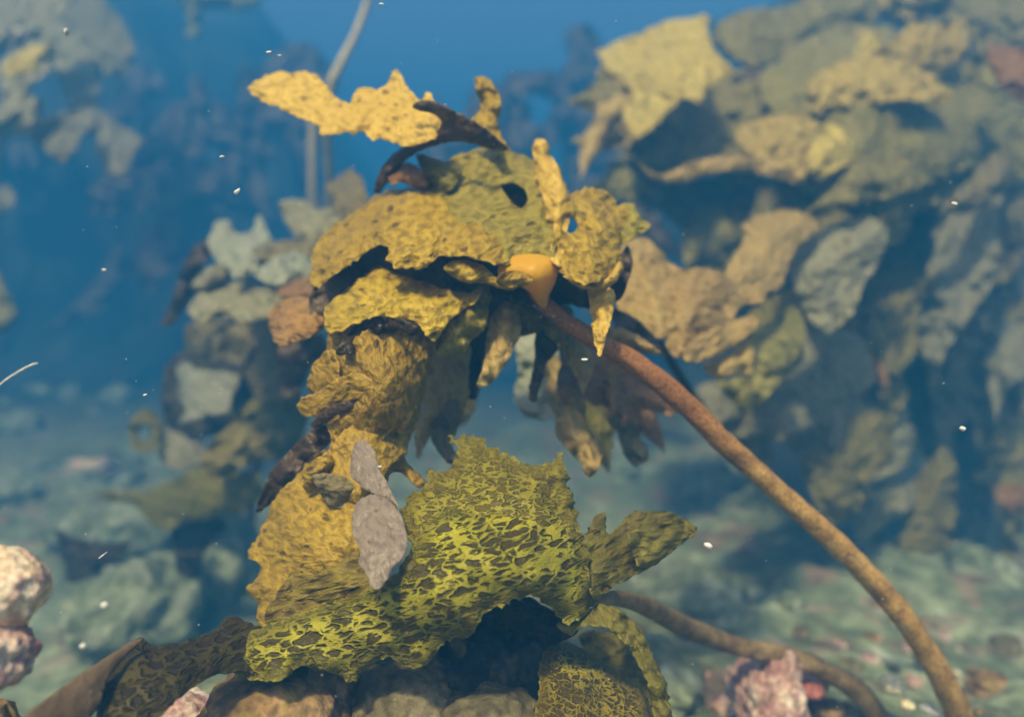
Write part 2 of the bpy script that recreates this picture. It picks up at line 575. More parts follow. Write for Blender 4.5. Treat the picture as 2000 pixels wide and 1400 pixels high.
def stone_mat(name, cols, scale=18.0, bump=0.6, speck=None, rough=0.85, speck_amt=0.5):
    """cols: stops of (pos, colour) along a lumpy noise; speck: second colour in fine patches"""
    m, t, N, L = new_mat(name)
    tc = N.new('ShaderNodeTexCoord')
    a = N.new('ShaderNodeTexNoise'); a.inputs['Scale'].default_value = scale; a.inputs['Detail'].default_value = 6; a.inputs['Roughness'].default_value = 0.62
    L.new(tc.outputs['Object'], a.inputs['Vector'])
    r = ramp(N, cols); L.new(a.outputs[0], r.inputs[0])
    col = r.outputs[0]
    b = N.new('ShaderNodeTexNoise'); b.inputs['Scale'].default_value = scale * 6; b.inputs['Detail'].default_value = 5
    L.new(tc.outputs['Object'], b.inputs['Vector'])
    if speck:
        c = N.new('ShaderNodeTexNoise'); c.inputs['Scale'].default_value = scale * 2.6; c.inputs['Detail'].default_value = 6
        mp = N.new('ShaderNodeMapping'); mp.inputs['Location'].default_value = (3.1, 7.7, 1.3)
        L.new(tc.outputs['Object'], mp.inputs[0]); L.new(mp.outputs[0], c.inputs['Vector'])
        rr = ramp(N, [(0.54, (0, 0, 0)), (0.62, (1, 1, 1))]); L.new(c.outputs[0], rr.inputs[0])
        col = mixc(N, L, math_n(N, L, 'MULTIPLY', rr.outputs[0], speck_amt), col, speck)
    fr = ramp(N, [(0.35, (0.55, 0.55, 0.55)), (0.65, (1.2, 1.2, 1.2))]); L.new(b.outputs[0], fr.inputs[0])
    col = mixc(N, L, 1.0, col, fr.outputs[0], 'MULTIPLY')
    bp = N.new('ShaderNodeBump'); bp.inputs['Strength'].default_value = bump; bp.inputs['Distance'].default_value = 0.12 / scale
    L.new(math_n(N, L, 'ADD', a.outputs[0], math_n(N, L, 'MULTIPLY', b.outputs[0], 0.5)), bp.inputs['Height'])
    pr = N.new('ShaderNodeBsdfPrincipled'); pr.inputs['Roughness'].default_value = rough
    pr.inputs['Specular IOR Level'].default_value = 0.2
    L.new(col, pr.inputs['Base Color']); L.new(bp.outputs[0], pr.inputs['Normal'])
    o = N.new('ShaderNodeOutputMaterial'); L.new(pr.outputs[0], o.inputs[0])
    return m


M = {}
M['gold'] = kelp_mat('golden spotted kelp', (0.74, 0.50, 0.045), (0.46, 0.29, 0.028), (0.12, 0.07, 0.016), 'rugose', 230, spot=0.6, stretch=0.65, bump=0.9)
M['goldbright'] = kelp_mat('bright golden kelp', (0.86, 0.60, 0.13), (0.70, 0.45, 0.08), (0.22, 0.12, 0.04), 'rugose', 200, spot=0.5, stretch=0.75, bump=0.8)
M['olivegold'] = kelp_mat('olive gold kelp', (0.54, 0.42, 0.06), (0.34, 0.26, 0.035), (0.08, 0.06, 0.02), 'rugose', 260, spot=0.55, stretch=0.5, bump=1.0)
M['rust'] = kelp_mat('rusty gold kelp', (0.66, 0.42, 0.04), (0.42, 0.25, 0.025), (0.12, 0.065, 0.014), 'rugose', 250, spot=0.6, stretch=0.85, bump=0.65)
M['honey'] = kelp_mat('honeycomb kelp', (0.49, 0.43, 0.022), (0.35, 0.30, 0.016), (0.050, 0.031, 0.004), 'honey', 190, spot=1.0, stretch=0.46, bump=1.0, trans=0.2)
M['honeyfine'] = kelp_mat('fine wrinkled green kelp', (0.48, 0.42, 0.030), (0.38, 0.31, 0.022), (0.15, 0.105, 0.010), 'honey', 290, spot=0.85, stretch=0.45, bump=1.0, trans=0.3)
M['honeygold'] = kelp_mat('golden honeycomb kelp', (0.46, 0.36, 0.03), (0.32, 0.22, 0.02), (0.07, 0.045, 0.010), 'honey', 260, spot=0.9, stretch=0.8, bump=0.9, trans=0.25)
M['strapdark'] = kelp_mat('dark smooth strap', (0.050, 0.030, 0.006), (0.030, 0.018, 0.005), (0.014, 0.009, 0.003), 'plain', 45, spot=0.6, bump=0.3, trans=0.25, rough=0.3, siltc=(0.07, 0.045, 0.015), spec=0.2)
M['honeydark'] = kelp_mat('shaded netted kelp', (0.13, 0.105, 0.014), (0.085, 0.062, 0.010), (0.030, 0.018, 0.005), 'honey', 190, spot=0.8, stretch=0.45, bump=0.8, trans=0.25, siltc=(0.07, 0.045, 0.015), spec=0.25)  # darker copy of the honeycomb kelp, the strap's shade put into its colour
M['straptan'] = kelp_mat('pale brown strap', (0.24, 0.16, 0.085), (0.17, 0.11, 0.06), (0.09, 0.06, 0.03), 'plain', 60, spot=0.5, bump=0.25, trans=0.25, rough=0.35)
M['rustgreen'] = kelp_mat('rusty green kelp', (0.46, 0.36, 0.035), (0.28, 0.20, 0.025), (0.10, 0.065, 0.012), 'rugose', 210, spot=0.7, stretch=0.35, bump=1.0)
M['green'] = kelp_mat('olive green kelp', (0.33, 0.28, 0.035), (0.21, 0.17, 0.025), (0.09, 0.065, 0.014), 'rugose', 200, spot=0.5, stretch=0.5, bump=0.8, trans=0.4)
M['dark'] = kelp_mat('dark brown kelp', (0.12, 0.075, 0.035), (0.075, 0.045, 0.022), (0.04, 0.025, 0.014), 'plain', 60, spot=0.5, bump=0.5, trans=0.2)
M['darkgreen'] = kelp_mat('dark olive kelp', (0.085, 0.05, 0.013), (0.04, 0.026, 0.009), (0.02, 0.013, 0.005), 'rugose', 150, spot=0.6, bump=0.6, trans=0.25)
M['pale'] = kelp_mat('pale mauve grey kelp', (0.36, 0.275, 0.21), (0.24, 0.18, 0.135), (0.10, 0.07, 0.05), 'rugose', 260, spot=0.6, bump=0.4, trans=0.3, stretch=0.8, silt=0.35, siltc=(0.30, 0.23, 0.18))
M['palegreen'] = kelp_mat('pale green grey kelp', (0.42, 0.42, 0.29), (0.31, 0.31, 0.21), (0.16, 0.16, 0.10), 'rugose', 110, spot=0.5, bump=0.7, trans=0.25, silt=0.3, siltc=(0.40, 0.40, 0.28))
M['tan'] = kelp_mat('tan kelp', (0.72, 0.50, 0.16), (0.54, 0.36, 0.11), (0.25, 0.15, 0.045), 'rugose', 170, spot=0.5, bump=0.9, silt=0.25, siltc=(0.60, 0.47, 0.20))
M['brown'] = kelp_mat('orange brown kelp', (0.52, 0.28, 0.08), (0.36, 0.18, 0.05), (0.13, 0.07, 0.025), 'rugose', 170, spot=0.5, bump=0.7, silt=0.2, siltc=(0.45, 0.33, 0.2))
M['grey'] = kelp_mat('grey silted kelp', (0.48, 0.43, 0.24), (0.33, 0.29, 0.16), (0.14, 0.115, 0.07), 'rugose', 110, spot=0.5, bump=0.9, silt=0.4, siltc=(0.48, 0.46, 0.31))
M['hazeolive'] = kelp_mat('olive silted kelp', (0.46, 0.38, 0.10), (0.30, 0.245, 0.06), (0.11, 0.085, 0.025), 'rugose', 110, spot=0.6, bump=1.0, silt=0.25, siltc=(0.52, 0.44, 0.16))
M['sunlit'] = kelp_mat('sunlit yellow kelp', (0.88, 0.70, 0.18), (0.66, 0.49, 0.11), (0.22, 0.15, 0.04), 'rugose', 110, spot=0.6, bump=1.2, silt=0.1, siltc=(0.72, 0.58, 0.22))  # lit copy of the far kelp: sunlight put into the base colour
M['shade'] = kelp_mat('shade dimmed brown kelp', (0.38, 0.30, 0.14), (0.26, 0.205, 0.09), (0.11, 0.085, 0.045), 'rugose', 110, spot=0.6, bump=0.9, silt=0.2)  # dimmer copy of the far kelp: shade put into the base colour


def stipe_mat(name, c1, c2, c3, top=None, span=(0.15, 0.30), speck=0.3):
    m, t, N, L = new_mat(name)
    uv = N.new('ShaderNodeUVMap'); uv.uv_map = 'UVMap'
    mp = N.new('ShaderNodeMapping'); mp.inputs['Scale'].default_value = (1.0, 0.5, 1); L.new(uv.outputs[0], mp.inputs[0])
    a = N.new('ShaderNodeTexNoise'); a.inputs['Scale'].default_value = 60; a.inputs['Detail'].default_value = 6
    tc = N.new('ShaderNodeTexCoord')
    L.new(tc.outputs['Object'], a.inputs['Vector'])
    r = ramp(N, [(0.3, c3), (0.5, c2), (0.7, c1)]); L.new(a.outputs[0], r.inputs[0])
    b = N.new('ShaderNodeTexNoise'); b.inputs['Scale'].default_value = 420; b.inputs['Detail'].default_value = 4
    L.new(tc.outputs['Object'], b.inputs['Vector'])
    fr = ramp(N, [(0.35, (0.6, 0.6, 0.6)), (0.65, (1.25, 1.25, 1.25))]); L.new(b.outputs[0], fr.inputs[0])
    col = r.outputs[0]
    if top:
        sx = N.new('ShaderNodeSeparateXYZ'); L.new(uv.outputs[0], sx.inputs[0])
        mr = N.new('ShaderNodeMapRange'); mr.interpolation_type = 'SMOOTHSTEP'
        L.new(math_n(N, L, 'ADD', sx.outputs[1], math_n(N, L, 'MULTIPLY', a.outputs[0], 0.06)), mr.inputs[0])
        mr.inputs[1].default_value = span[0] + 0.03; mr.inputs[2].default_value = span[1] + 0.03
        col = mixc(N, L, mr.outputs[0], top, col)
    pn = N.new('ShaderNodeTexNoise'); pn.inputs['Scale'].default_value = 34; pn.inputs['Detail'].default_value = 6
    L.new(tc.outputs['Object'], pn.inputs['Vector'])
    pr2 = ramp(N, [(0.60, (0, 0, 0)), (0.68, (1, 1, 1))]); L.new(pn.outputs[0], pr2.inputs[0])
    col = mixc(N, L, math_n(N, L, 'MULTIPLY', pr2.outputs[0], 0.55), col, (0.46, 0.36, 0.20))
    pd2 = ramp(N, [(0.34, (1, 1, 1)), (0.42, (0, 0, 0))]); L.new(pn.outputs[0], pd2.inputs[0])
    col = mixc(N, L, math_n(N, L, 'MULTIPLY', pd2.outputs[0], 0.5), col, (0.12, 0.06, 0.025))
    col = mixc(N, L, speck / 0.3 if speck < 0.3 else 1.0, col, mixc(N, L, 1.0, col, fr.outputs[0], 'MULTIPLY'))
    bp = N.new('ShaderNodeBump'); bp.inputs['Strength'].default_value = 0.5 * min(1.0, speck / 0.3); bp.inputs['Distance'].default_value = 0.002
    L.new(math_n(N, L, 'ADD', a.outputs[0], b.outputs[0]), bp.inputs['Height'])
    pr = N.new('ShaderNodeBsdfPrincipled'); pr.inputs['Roughness'].default_value = 0.55
    pr.inputs['Specular IOR Level'].default_value = 0.3
    L.new(col, pr.inputs['Base Color']); L.new(bp.outputs[0], pr.inputs['Normal'])
    o = N.new('ShaderNodeOutputMaterial'); L.new(pr.outputs[0], o.inputs[0])
    return m


M['stipe'] = stipe_mat('golden brown stipe', (0.60, 0.36, 0.10), (0.44, 0.25, 0.065), (0.24, 0.12, 0.035), top=(0.30, 0.125, 0.035), span=(0.13, 0.27))
M['stipered'] = stipe_mat('red brown stipe', (0.30, 0.14, 0.045), (0.22, 0.095, 0.03), (0.13, 0.055, 0.02))
M['stipeold'] = stipe_mat('dull brown stipe', (0.32, 0.22, 0.09), (0.22, 0.14, 0.06), (0.12, 0.08, 0.04))
M['stipepale'] = stipe_mat('pale stipe', (0.50, 0.42, 0.28), (0.40, 0.34, 0.22), (0.30, 0.25, 0.17))
M['flare'] = kelp_mat('smooth orange flare', (0.92, 0.56, 0.035), (0.88, 0.50, 0.03), (0.70, 0.33, 0.03), 'plain', 90, spot=0.3, bump=0.12, trans=0.4, rough=0.4, siltc=(0.80, 0.45, 0.08), spec=0.25)

# ------------------------------------------------------------------ water (the haze)
hz_m, t, N, L = new_mat('sea water')
pv = N.new('ShaderNodeVolumePrincipled')
pv.inputs['Color'].default_value = (0.027, 0.232, 0.54, 1)
pv.inputs['Density'].default_value = 0.265
pv.inputs['Anisotropy'].default_value = 0.0
o = N.new('ShaderNodeOutputMaterial'); L.new(pv.outputs[0], o.inputs['Volume'])
HX, HY0, HY1, HZ0, HZ1 = 9.0, -1.6, 15.0, -1.6, 2.6
hv = [(x, y, z) for z in (HZ0, HZ1) for y in (HY0, HY1) for x in (-HX, HX)]
hf = [(0, 2, 3, 1), (4, 5, 7, 6), (0, 1, 5, 4), (2, 6, 7, 3), (0, 4, 6, 2), (1, 3, 7, 5)]
hz = link_mesh('haze', hv, hf, hz_m, smooth=False)
tag(hz, 'blue green sea water filling the whole view', 'water', kind='stuff')

# ------------------------------------------------------------------ seabed
GC = [at(*p) for p in [(200, 820, 3.5), (200, 950, 2.5), (200, 1200, 1.7), (60, 1390, 1.25), (300, 1390, 1.2), (420, 1120, 1.9), (0, 900, 2.9),
                       (1300, 1150, 1.5), (1500, 1250, 1.1), (1500, 1400, 0.85), (1750, 1380, 0.86), (1950, 1390, 0.9), (1900, 1250, 1.25), (1350, 1330, 1.0),
                       (1250, 1250, 1.2), (1000, 1420, 0.62), (800, 1420, 0.62), (600, 1420, 0.68), (1100, 1000, 2.3), (1900, 1100, 2.0), (700, 1000, 2.6)]]
GC += [Vector((x, y, -0.05)) for x in (-6, -3, 0, 3, 6) for y in (5, 8, 12)] + [Vector((x, -1.0, 0.1)) for x in (-4, 0, 4)] + [Vector((-4, 2, 0.0)), Vector((4, 2, 0.1)), Vector((-2.5, 1, 0.0))]
GA = np.array([tuple(g) for g in GC])


def ground_z(x, y):
    d2 = (GA[:, 0] - x) ** 2 + (GA[:, 1] - y) ** 2 + 0.012
    w = d2 ** -1.6
    z = float((w * GA[:, 2]).sum() / w.sum())
    bank = lambda t: max(0.0, min(1.0, t)) ** 2 * (3 - 2 * max(0.0, min(1.0, t)))
    wob = 0.5 * fbm(x * 0.7, y * 0.7, 20.0, 3)
    z += 2.35 * bank((y + wob - 4.2) / 1.6) * bank((0.1 - 0.10 * y - x + wob) / 2.2)  # banks added as a dark backdrop so the water in front looks deeper
    z += 1.9 * bank((y + wob - 2.7) / 1.2) * bank((x - 0.75 + wob * 0.6) / 0.6)
    z += 0.55 * bank((y + wob - 6.0) / 2.0)
    z += 0.045 * fbm(x * 2.2, y * 2.2, 1.0, 5) + 0.016 * fbm(x * 9, y * 9, 4.0, 4) + 0.006 * fbm(x * 34, y * 34, 8.0, 3)
    return z


def axis(a, b, fine0, fine1, fs, cs):
    r = list(np.arange(a, fine0, cs)) + list(np.arange(fine0, fine1, fs)) + list(np.arange(fine1, b + cs * 0.5, cs))
    return r


gxs = axis(-8.5, 8.5, -1.5, 1.2, 0.014, 0.12)
gys = axis(-1.3, 14.0, 0.35, 2.9, 0.014, 0.09)
gv = [(x, y, ground_z(x, y)) for y in gys for x in gxs]
nx = len(gxs)
gf = [(j * nx + i, j * nx + i + 1, (j + 1) * nx + i + 1, (j + 1) * nx + i) for j in range(len(gys) - 1) for i in range(nx - 1)]
M['ground'] = stone_mat('silty seabed', [(0.30, (0.11, 0.13, 0.08)), (0.48, (0.17, 0.20, 0.11)), (0.62, (0.28, 0.32, 0.19)), (0.72, (0.44, 0.46, 0.33))], scale=5.5, bump=0.8, speck=(0.30, 0.16, 0.12), speck_amt=0.55)
t_ = M['ground'].node_tree; N = t_.nodes; L = t_.links
pr_ = [n for n in N if n.type == 'BSDF_PRINCIPLED'][0]
src = pr_.inputs['Base Color'].links[0].from_socket
tcz = N.new('ShaderNodeNewGeometry'); sz = N.new('ShaderNodeSeparateXYZ'); L.new(tcz.outputs['Position'], sz.inputs[0])
tn = N.new('ShaderNodeTexNoise'); tn.inputs['Scale'].default_value = 2.2; tn.inputs['Detail'].default_value = 6
L.new(tcz.outputs['Position'], tn.inputs['Vector'])
hm = N.new('ShaderNodeMapRange'); hz_ = math_n(N, L, 'ADD', sz.outputs[2], math_n(N, L, 'MULTIPLY', tn.outputs[0], 0.6))
L.new(math_n(N, L, 'ADD', hz_, math_n(N, L, 'MULTIPLY', math_n(N, L, 'SUBTRACT', sz.outputs[1], 2.9), 0.5)), hm.inputs[0])
hm.inputs[1].default_value = 0.15; hm.inputs[2].default_value = 0.85
bank_dark = ramp(N, [(0.3, (0.012, 0.014, 0.010)), (0.55, (0.035, 0.040, 0.022)), (0.75, (0.09, 0.09, 0.05))]); L.new(tn.outputs[0], bank_dark.inputs[0])  # made-up dark tone of the added banks, to darken the water view
L.new(mixc(N, L, hm.outputs[0], src, bank_dark.outputs[0]), pr_.inputs['Base Color'])
gnd = link_mesh('seabed', gv, gf, M['ground'])
tag(gnd, 'silty green grey seabed with pink crusted rubble', 'seabed', kind='structure')

M['pink'] = stone_mat('pink coralline crust', [(0.30, (0.30, 0.14, 0.13)), (0.45, (0.44, 0.27, 0.22)), (0.58, (0.60, 0.46, 0.37)), (0.72, (0.74, 0.66, 0.55))], scale=30, bump=0.9, speck=(0.45, 0.20, 0.22), speck_amt=0.5)
M['cream'] = stone_mat('cream pink stone', [(0.30, (0.55, 0.32, 0.18)), (0.48, (0.80, 0.58, 0.38)), (0.65, (0.90, 0.76, 0.56))], scale=34, bump=0.9, speck=(0.62, 0.30, 0.28), speck_amt=0.45)
M['brownrock'] = stone_mat('brown reef rock', [(0.30, (0.07, 0.045, 0.02)), (0.48, (0.22, 0.13, 0.05)), (0.62, (0.36, 0.23, 0.11)), (0.74, (0.44, 0.28, 0.20))], scale=22, bump=0.9, speck=(0.30, 0.22, 0.05), speck_amt=0.6)
M['greyrock'] = stone_mat('grey olive rock', [(0.30, (0.05, 0.042, 0.022)), (0.5, (0.14, 0.115, 0.055)), (0.7, (0.27, 0.22, 0.13))], scale=20, bump=0.9, speck=(0.35, 0.24, 0.10), speck_amt=0.4)
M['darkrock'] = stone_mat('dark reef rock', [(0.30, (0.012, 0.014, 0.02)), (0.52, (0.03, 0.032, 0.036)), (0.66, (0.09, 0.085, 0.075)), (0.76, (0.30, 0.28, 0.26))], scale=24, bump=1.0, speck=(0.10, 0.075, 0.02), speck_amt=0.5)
M['silt'] = stone_mat('silted boulder', [(0.30, (0.07, 0.085, 0.05)), (0.5, (0.17, 0.20, 0.12)), (0.7, (0.29, 0.32, 0.21))], scale=9, bump=0.7, speck=(0.50, 0.50, 0.40), speck_amt=0.3)
M['redstone'] = stone_mat('red stone', [(0.3, (0.30, 0.08, 0.07)), (0.7, (0.46, 0.18, 0.14))], scale=60, bump=0.4)
M['yellowstone'] = stone_mat('cream yellow stone', [(0.3, (0.60, 0.50, 0.28)), (0.7, (0.85, 0.78, 0.52))], scale=60, bump=0.4)
M['speck'] = stone_mat('debris speck', [(0.3, (0.42, 0.42, 0.36)), (0.7, (0.62, 0.60, 0.52))], scale=200, bump=0.2)
M['white'] = stone_mat('white shell flake', [(0.3, (0.62, 0.58, 0.53)), (0.7, (0.78, 0.75, 0.70))], scale=200, bump=0.2)

# ================================================================== KELP
def stipe_base(path):
    return at(path[-1][0], path[-1][1], path[-1][2])


# ---- 1. the golden kelp in the middle
P1 = [(1040, 560, 0.625, 15), (1062, 592, 0.63, 16), (1100, 625, 0.635, 17), (1160, 662, 0.64, 19), (1215, 694, 0.645, 21), (1275, 735, 0.65, 22), (1345, 795, 0.66, 22), (1420, 870, 0.67, 21),
      (1500, 942, 0.685, 21), (1600, 1030, 0.70, 22), (1700, 1128, 0.72, 22), (1770, 1212, 0.735, 22), (1822, 1292, 0.75, 23), (1862, 1370, 0.77, 25), (1884, 1430, 0.79, 28)]
k1 = empty('kelp_plant', stipe_base(P1), 'golden spotted kelp in the centre, arching over on a long orange brown stalk', 'kelp')
tube(k1, M['stipe'], P1, seg=24)
B = lambda mat, outl, dep, **k: blade(k1, M[mat], outl, dep, **k)
# far wing at the top left
B('goldbright', [(484, 174), (500, 158), (522, 148), (545, 140), (568, 143), (592, 138), (622, 150), (640, 168), (655, 190), (668, 197), (684, 203), (690, 184), (700, 172), (718, 170), (735, 176), (755, 166),
   (763, 145), (773, 137), (785, 148), (794, 168), (808, 185), (822, 194), (831, 180), (842, 182), (847, 196), (862, 225), (868, 250), (850, 268), (820, 282), (790, 287), (776, 282), (760, 276), (742, 270), (728, 276), (716, 262),
   (700, 258), (690, 268), (678, 258), (650, 262), (624, 262), (622, 246), (600, 236), (572, 226), (545, 208), (520, 203), (500, 190)],
  [(486, 172, 0.74), (600, 150, 0.745), (600, 235, 0.70), (770, 140, 0.72), (770, 275, 0.665), (860, 240, 0.67)], teeth=3, ruffle=0.004, bulge=0.006, rot=8)
# upright finger
B('gold', [(928, 152), (945, 149), (960, 160), (974, 185), (979, 215), (973, 243), (982, 268), (996, 290), (975, 288), (950, 268), (920, 238), (934, 218), (938, 195), (928, 172)],
  [(940, 150, 0.73), (975, 285, 0.68)], teeth=2, bulge=0.012, rot=80)
# dark arching undersides
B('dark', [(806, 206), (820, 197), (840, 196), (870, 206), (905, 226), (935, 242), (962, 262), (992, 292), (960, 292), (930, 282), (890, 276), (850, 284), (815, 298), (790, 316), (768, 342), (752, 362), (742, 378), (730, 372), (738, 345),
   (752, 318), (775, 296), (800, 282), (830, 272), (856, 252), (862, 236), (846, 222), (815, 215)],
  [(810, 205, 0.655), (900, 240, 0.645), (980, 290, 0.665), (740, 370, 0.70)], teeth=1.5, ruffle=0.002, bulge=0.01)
B('brown', [(758, 345), (775, 322), (800, 318), (828, 335), (846, 358), (835, 372), (808, 366), (785, 356), (765, 362)], [(800, 345, 0.685)], teeth=1.5, bulge=0.008)
B('green', [(812, 302), (835, 305), (862, 316), (890, 312), (905, 330), (890, 360), (865, 385), (845, 372), (830, 345)], [(820, 305, 0.70), (870, 370, 0.675)], teeth=2, bulge=0.006)
# crown
B('olivegold', [(868, 318), (895, 302), (930, 292), (962, 286), (992, 292), (1020, 302), (1050, 318), (1075, 340), (1085, 380), (1080, 430), (1085, 480), (1075, 515), (1030, 508), (985, 520), (960, 512), (935, 498), (905, 470), (870, 430), (845, 395), (850, 350)],
  [(930, 292, 0.73), (1050, 320, 0.715), (870, 420, 0.655), (1000, 400, 0.66), (1070, 510, 0.60), (960, 510, 0.605)], teeth=3, bulge=0.02, rot=-8, rug=0.003, holes=[[(978, 362), (1005, 358), (1026, 372), (1031, 392), (1018, 408), (1000, 396), (988, 380)]])
B('dark', [(950, 340), (985, 350), (1020, 355), (1040, 380), (1035, 418), (1005, 420), (975, 390)], [(1000, 380, 0.70)], teeth=1, bulge=0.0)  # dark sheet behind the opening, painted in for the shadow there
# left shoulder
B('gold', [(606, 556), (606, 535), (612, 498), (625, 470), (645, 448), (685, 418), (720, 392), (760, 372), (800, 366), (840, 366), (880, 388), (930, 420), (975, 455), (1000, 485), (992, 512), (965, 515), (935, 508), (905, 502), (880, 502), (858, 502), (832, 522), (800, 526),
   (772, 520), (756, 502), (758, 484), (742, 478), (718, 492), (690, 512), (662, 530), (642, 546), (622, 558)],
  [(800, 366, 0.70), (640, 450, 0.68), (608, 555, 0.625), (760, 500, 0.60), (940, 500, 0.60), (960, 440, 0.645)], teeth=4, bulge=0.02, rot=-20, rug=0.003)
# bright ridge on the right of the crown
B('goldbright', [(1042, 308), (1040, 288), (1046, 274), (1060, 270), (1071, 281), (1074, 300), (1090, 322), (1100, 350), (1112, 378), (1115, 420), (1105, 470), (1100, 520), (1078, 512), (1072, 470), (1068, 420), (1055, 370), (1046, 335)],
  [(1055, 270, 0.70), (1100, 360, 0.67), (1090, 510, 0.595)], teeth=3, bulge=0.016, rot=75, rug=0.003)
# orange flare where the stalk widens into the crown
B('flare', [(974, 530), (983, 513), (1004, 503), (1040, 499), (1074, 505), (1087, 520), (1082, 548), (1070, 574), (1064, 600), (1048, 588), (1034, 566), (1012, 554), (986, 549)],
  [(980, 530, 0.606), (1030, 500, 0.612), (1085, 525, 0.608), (1040, 535, 0.596), (1056, 592, 0.618)], teeth=0.4, ruffle=0.0, bulge=0.010, wave=0.0, thick=0.010, name='stalk_flare', label='smooth orange flare where the stalk widens into the crown')
# spiky right lobe
B('gold', [(1092, 420), (1105, 385), (1125, 376), (1150, 368), (1166, 372), (1188, 386), (1204, 402), (1215, 404), (1232, 400), (1243, 412), (1234, 428), (1242, 440), (1268, 442), (1250, 455), (1222, 462), (1210, 478), (1216, 500), (1205, 528), (1186, 545), (1160, 556), (1130, 552), (1104, 542), (1085, 522), (1082, 470)],
  [(1150, 370, 0.69), (1240, 440, 0.70), (1090, 520, 0.595), (1180, 540, 0.605), (1130, 450, 0.63)], teeth=5, bulge=0.02, rot=30, rug=0.004, holes=[[(1094, 428), (1108, 420), (1124, 430), (1128, 444), (1118, 456), (1100, 450)]])
B('olivegold', [(1215, 395), (1240, 402), (1250, 425), (1272, 440), (1245, 462), (1215, 478), (1200, 462), (1205, 425)], [(1230, 410, 0.71), (1220, 470, 0.67)], teeth=4, bulge=0.01)
# fold under the right lobe
B('goldbright', [(1098, 538), (1125, 548), (1150, 556), (1178, 548), (1200, 525), (1212, 500), (1218, 520), (1205, 548), (1180, 566), (1150, 566), (1120, 556)], [(1150, 556, 0.592), (1212, 500, 0.62)], teeth=2, bulge=0.006, rot=20)
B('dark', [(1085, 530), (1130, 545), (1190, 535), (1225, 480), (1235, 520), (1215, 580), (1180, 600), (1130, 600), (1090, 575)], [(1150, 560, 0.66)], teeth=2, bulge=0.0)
# dark fold below the shoulder
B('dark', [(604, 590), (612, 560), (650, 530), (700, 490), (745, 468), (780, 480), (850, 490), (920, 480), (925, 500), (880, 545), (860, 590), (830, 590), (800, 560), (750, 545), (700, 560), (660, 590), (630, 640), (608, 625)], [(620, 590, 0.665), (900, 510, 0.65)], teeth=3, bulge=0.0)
B('gold', [(866, 525), (880, 512), (905, 508), (935, 514), (958, 530), (975, 545), (1015, 552), (1000, 566), (965, 560), (945, 552), (920, 553), (892, 545)], [(880, 525, 0.60), (1000, 560, 0.598)], teeth=2, bulge=0.008, rot=-12)
B('gold', [(975, 535), (1000, 528), (1030, 534), (1044, 548), (1020, 560), (990, 562), (970, 552)], [(1010, 545, 0.576)], teeth=1, bulge=0.004, rot=-12, thick=0.001)
B('dark', [(830, 520), (900, 500), (1000, 500), (1090, 500), (1150, 530), (1120, 590), (1060, 600), (980, 580), (900, 600), (850, 580)], [(1000, 540, 0.675)], teeth=3, bulge=0.0)  # backing sheet added to turn the see-through gap dark
# second shoulder
B('gold', [(634, 606), (650, 585), (680, 562), (710, 540), (728, 524), (745, 520), (780, 536), (830, 552), (872, 566), (910, 572), (945, 562), (930, 590), (895, 612), (868, 640), (850, 668), (830, 655), (815, 630), (775, 622), (735, 618), (695, 632), (660, 650), (636, 645)],
  [(735, 522, 0.645), (870, 566, 0.62), (640, 620, 0.605), (840, 650, 0.575), (740, 620, 0.572)], teeth=3, bulge=0.016, rot=-10, rug=0.002)
# broad blades draping down as a hanging column
B('rust', [(640, 640), (665, 625), (700, 610), (760, 600), (812, 612), (852, 636), (848, 690), (838, 730), (828, 775), (816, 822), (800, 862), (790, 890), (802, 912), (828, 935), (834, 950), (815, 952), (790, 928), (766, 922), (752, 945), (735, 985), (690, 1000), (640, 985), (612, 940), (622, 900),
   (645, 870), (640, 835), (612, 805), (625, 780), (640, 750), (634, 710), (640, 680)],
  [(740, 610, 0.60), (740, 750, 0.578), (640, 720, 0.605), (845, 720, 0.625), (720, 950, 0.570), (640, 900, 0.585), (800, 900, 0.600)], teeth=3, bulge=0.012, rot=70, rug=0.0015, wave=0.005, ruffle=0.004)
B('gold', [(676, 690), (700, 655), (745, 632), (795, 634), (832, 660), (836, 710), (822, 770), (806, 820), (790, 850), (768, 842), (740, 862), (712, 850), (690, 866), (668, 840), (664, 790), (672, 740)],
  [(750, 635, 0.585), (750, 760, 0.562), (672, 770, 0.580), (828, 750, 0.598)], teeth=3, bulge=0.008, rot=78, rug=0.0015, wave=0.004, ruffle=0.003)
B('rust', [(655, 860), (690, 830), (740, 838), (790, 850), (796, 882), (770, 905), (745, 940), (720, 975), (690, 985), (660, 960), (640, 925), (645, 890)],
  [(720, 840, 0.575), (720, 960, 0.556), (650, 900, 0.570), (790, 870, 0.590)], teeth=3, bulge=0.008, rot=70, rug=0.0015, wave=0.004, ruffle=0.003)
B('darkgreen', [(690, 640), (740, 618), (795, 626), (818, 640), (812, 655), (770, 646), (720, 660), (685, 690), (655, 690)], [(760, 640, 0.577)], teeth=2, bulge=0.002)
B('rust', [(600, 742), (612, 712), (632, 688), (655, 684), (664, 720), (660, 765), (630, 776), (604, 764)], [(620, 730, 0.598), (660, 730, 0.585)], teeth=4, bulge=0.002, rot=60, ruffle=0.003, wave=0.004)
B('rust', [(578, 794), (592, 778), (625, 762), (655, 740), (695, 728), (728, 742), (732, 762), (705, 778), (660, 788), (622, 812), (600, 814)], [(590, 795, 0.592), (710, 750, 0.566)], teeth=4, bulge=0.002, rot=-20, ruffle=0.003, wave=0.004)
B('dark', [(606, 828), (640, 795), (690, 778), (725, 765), (700, 792), (655, 812), (620, 835)], [(620, 830, 0.585), (710, 770, 0.566)], teeth=1, bulge=0.0, ruffle=0.001, wave=0.002)
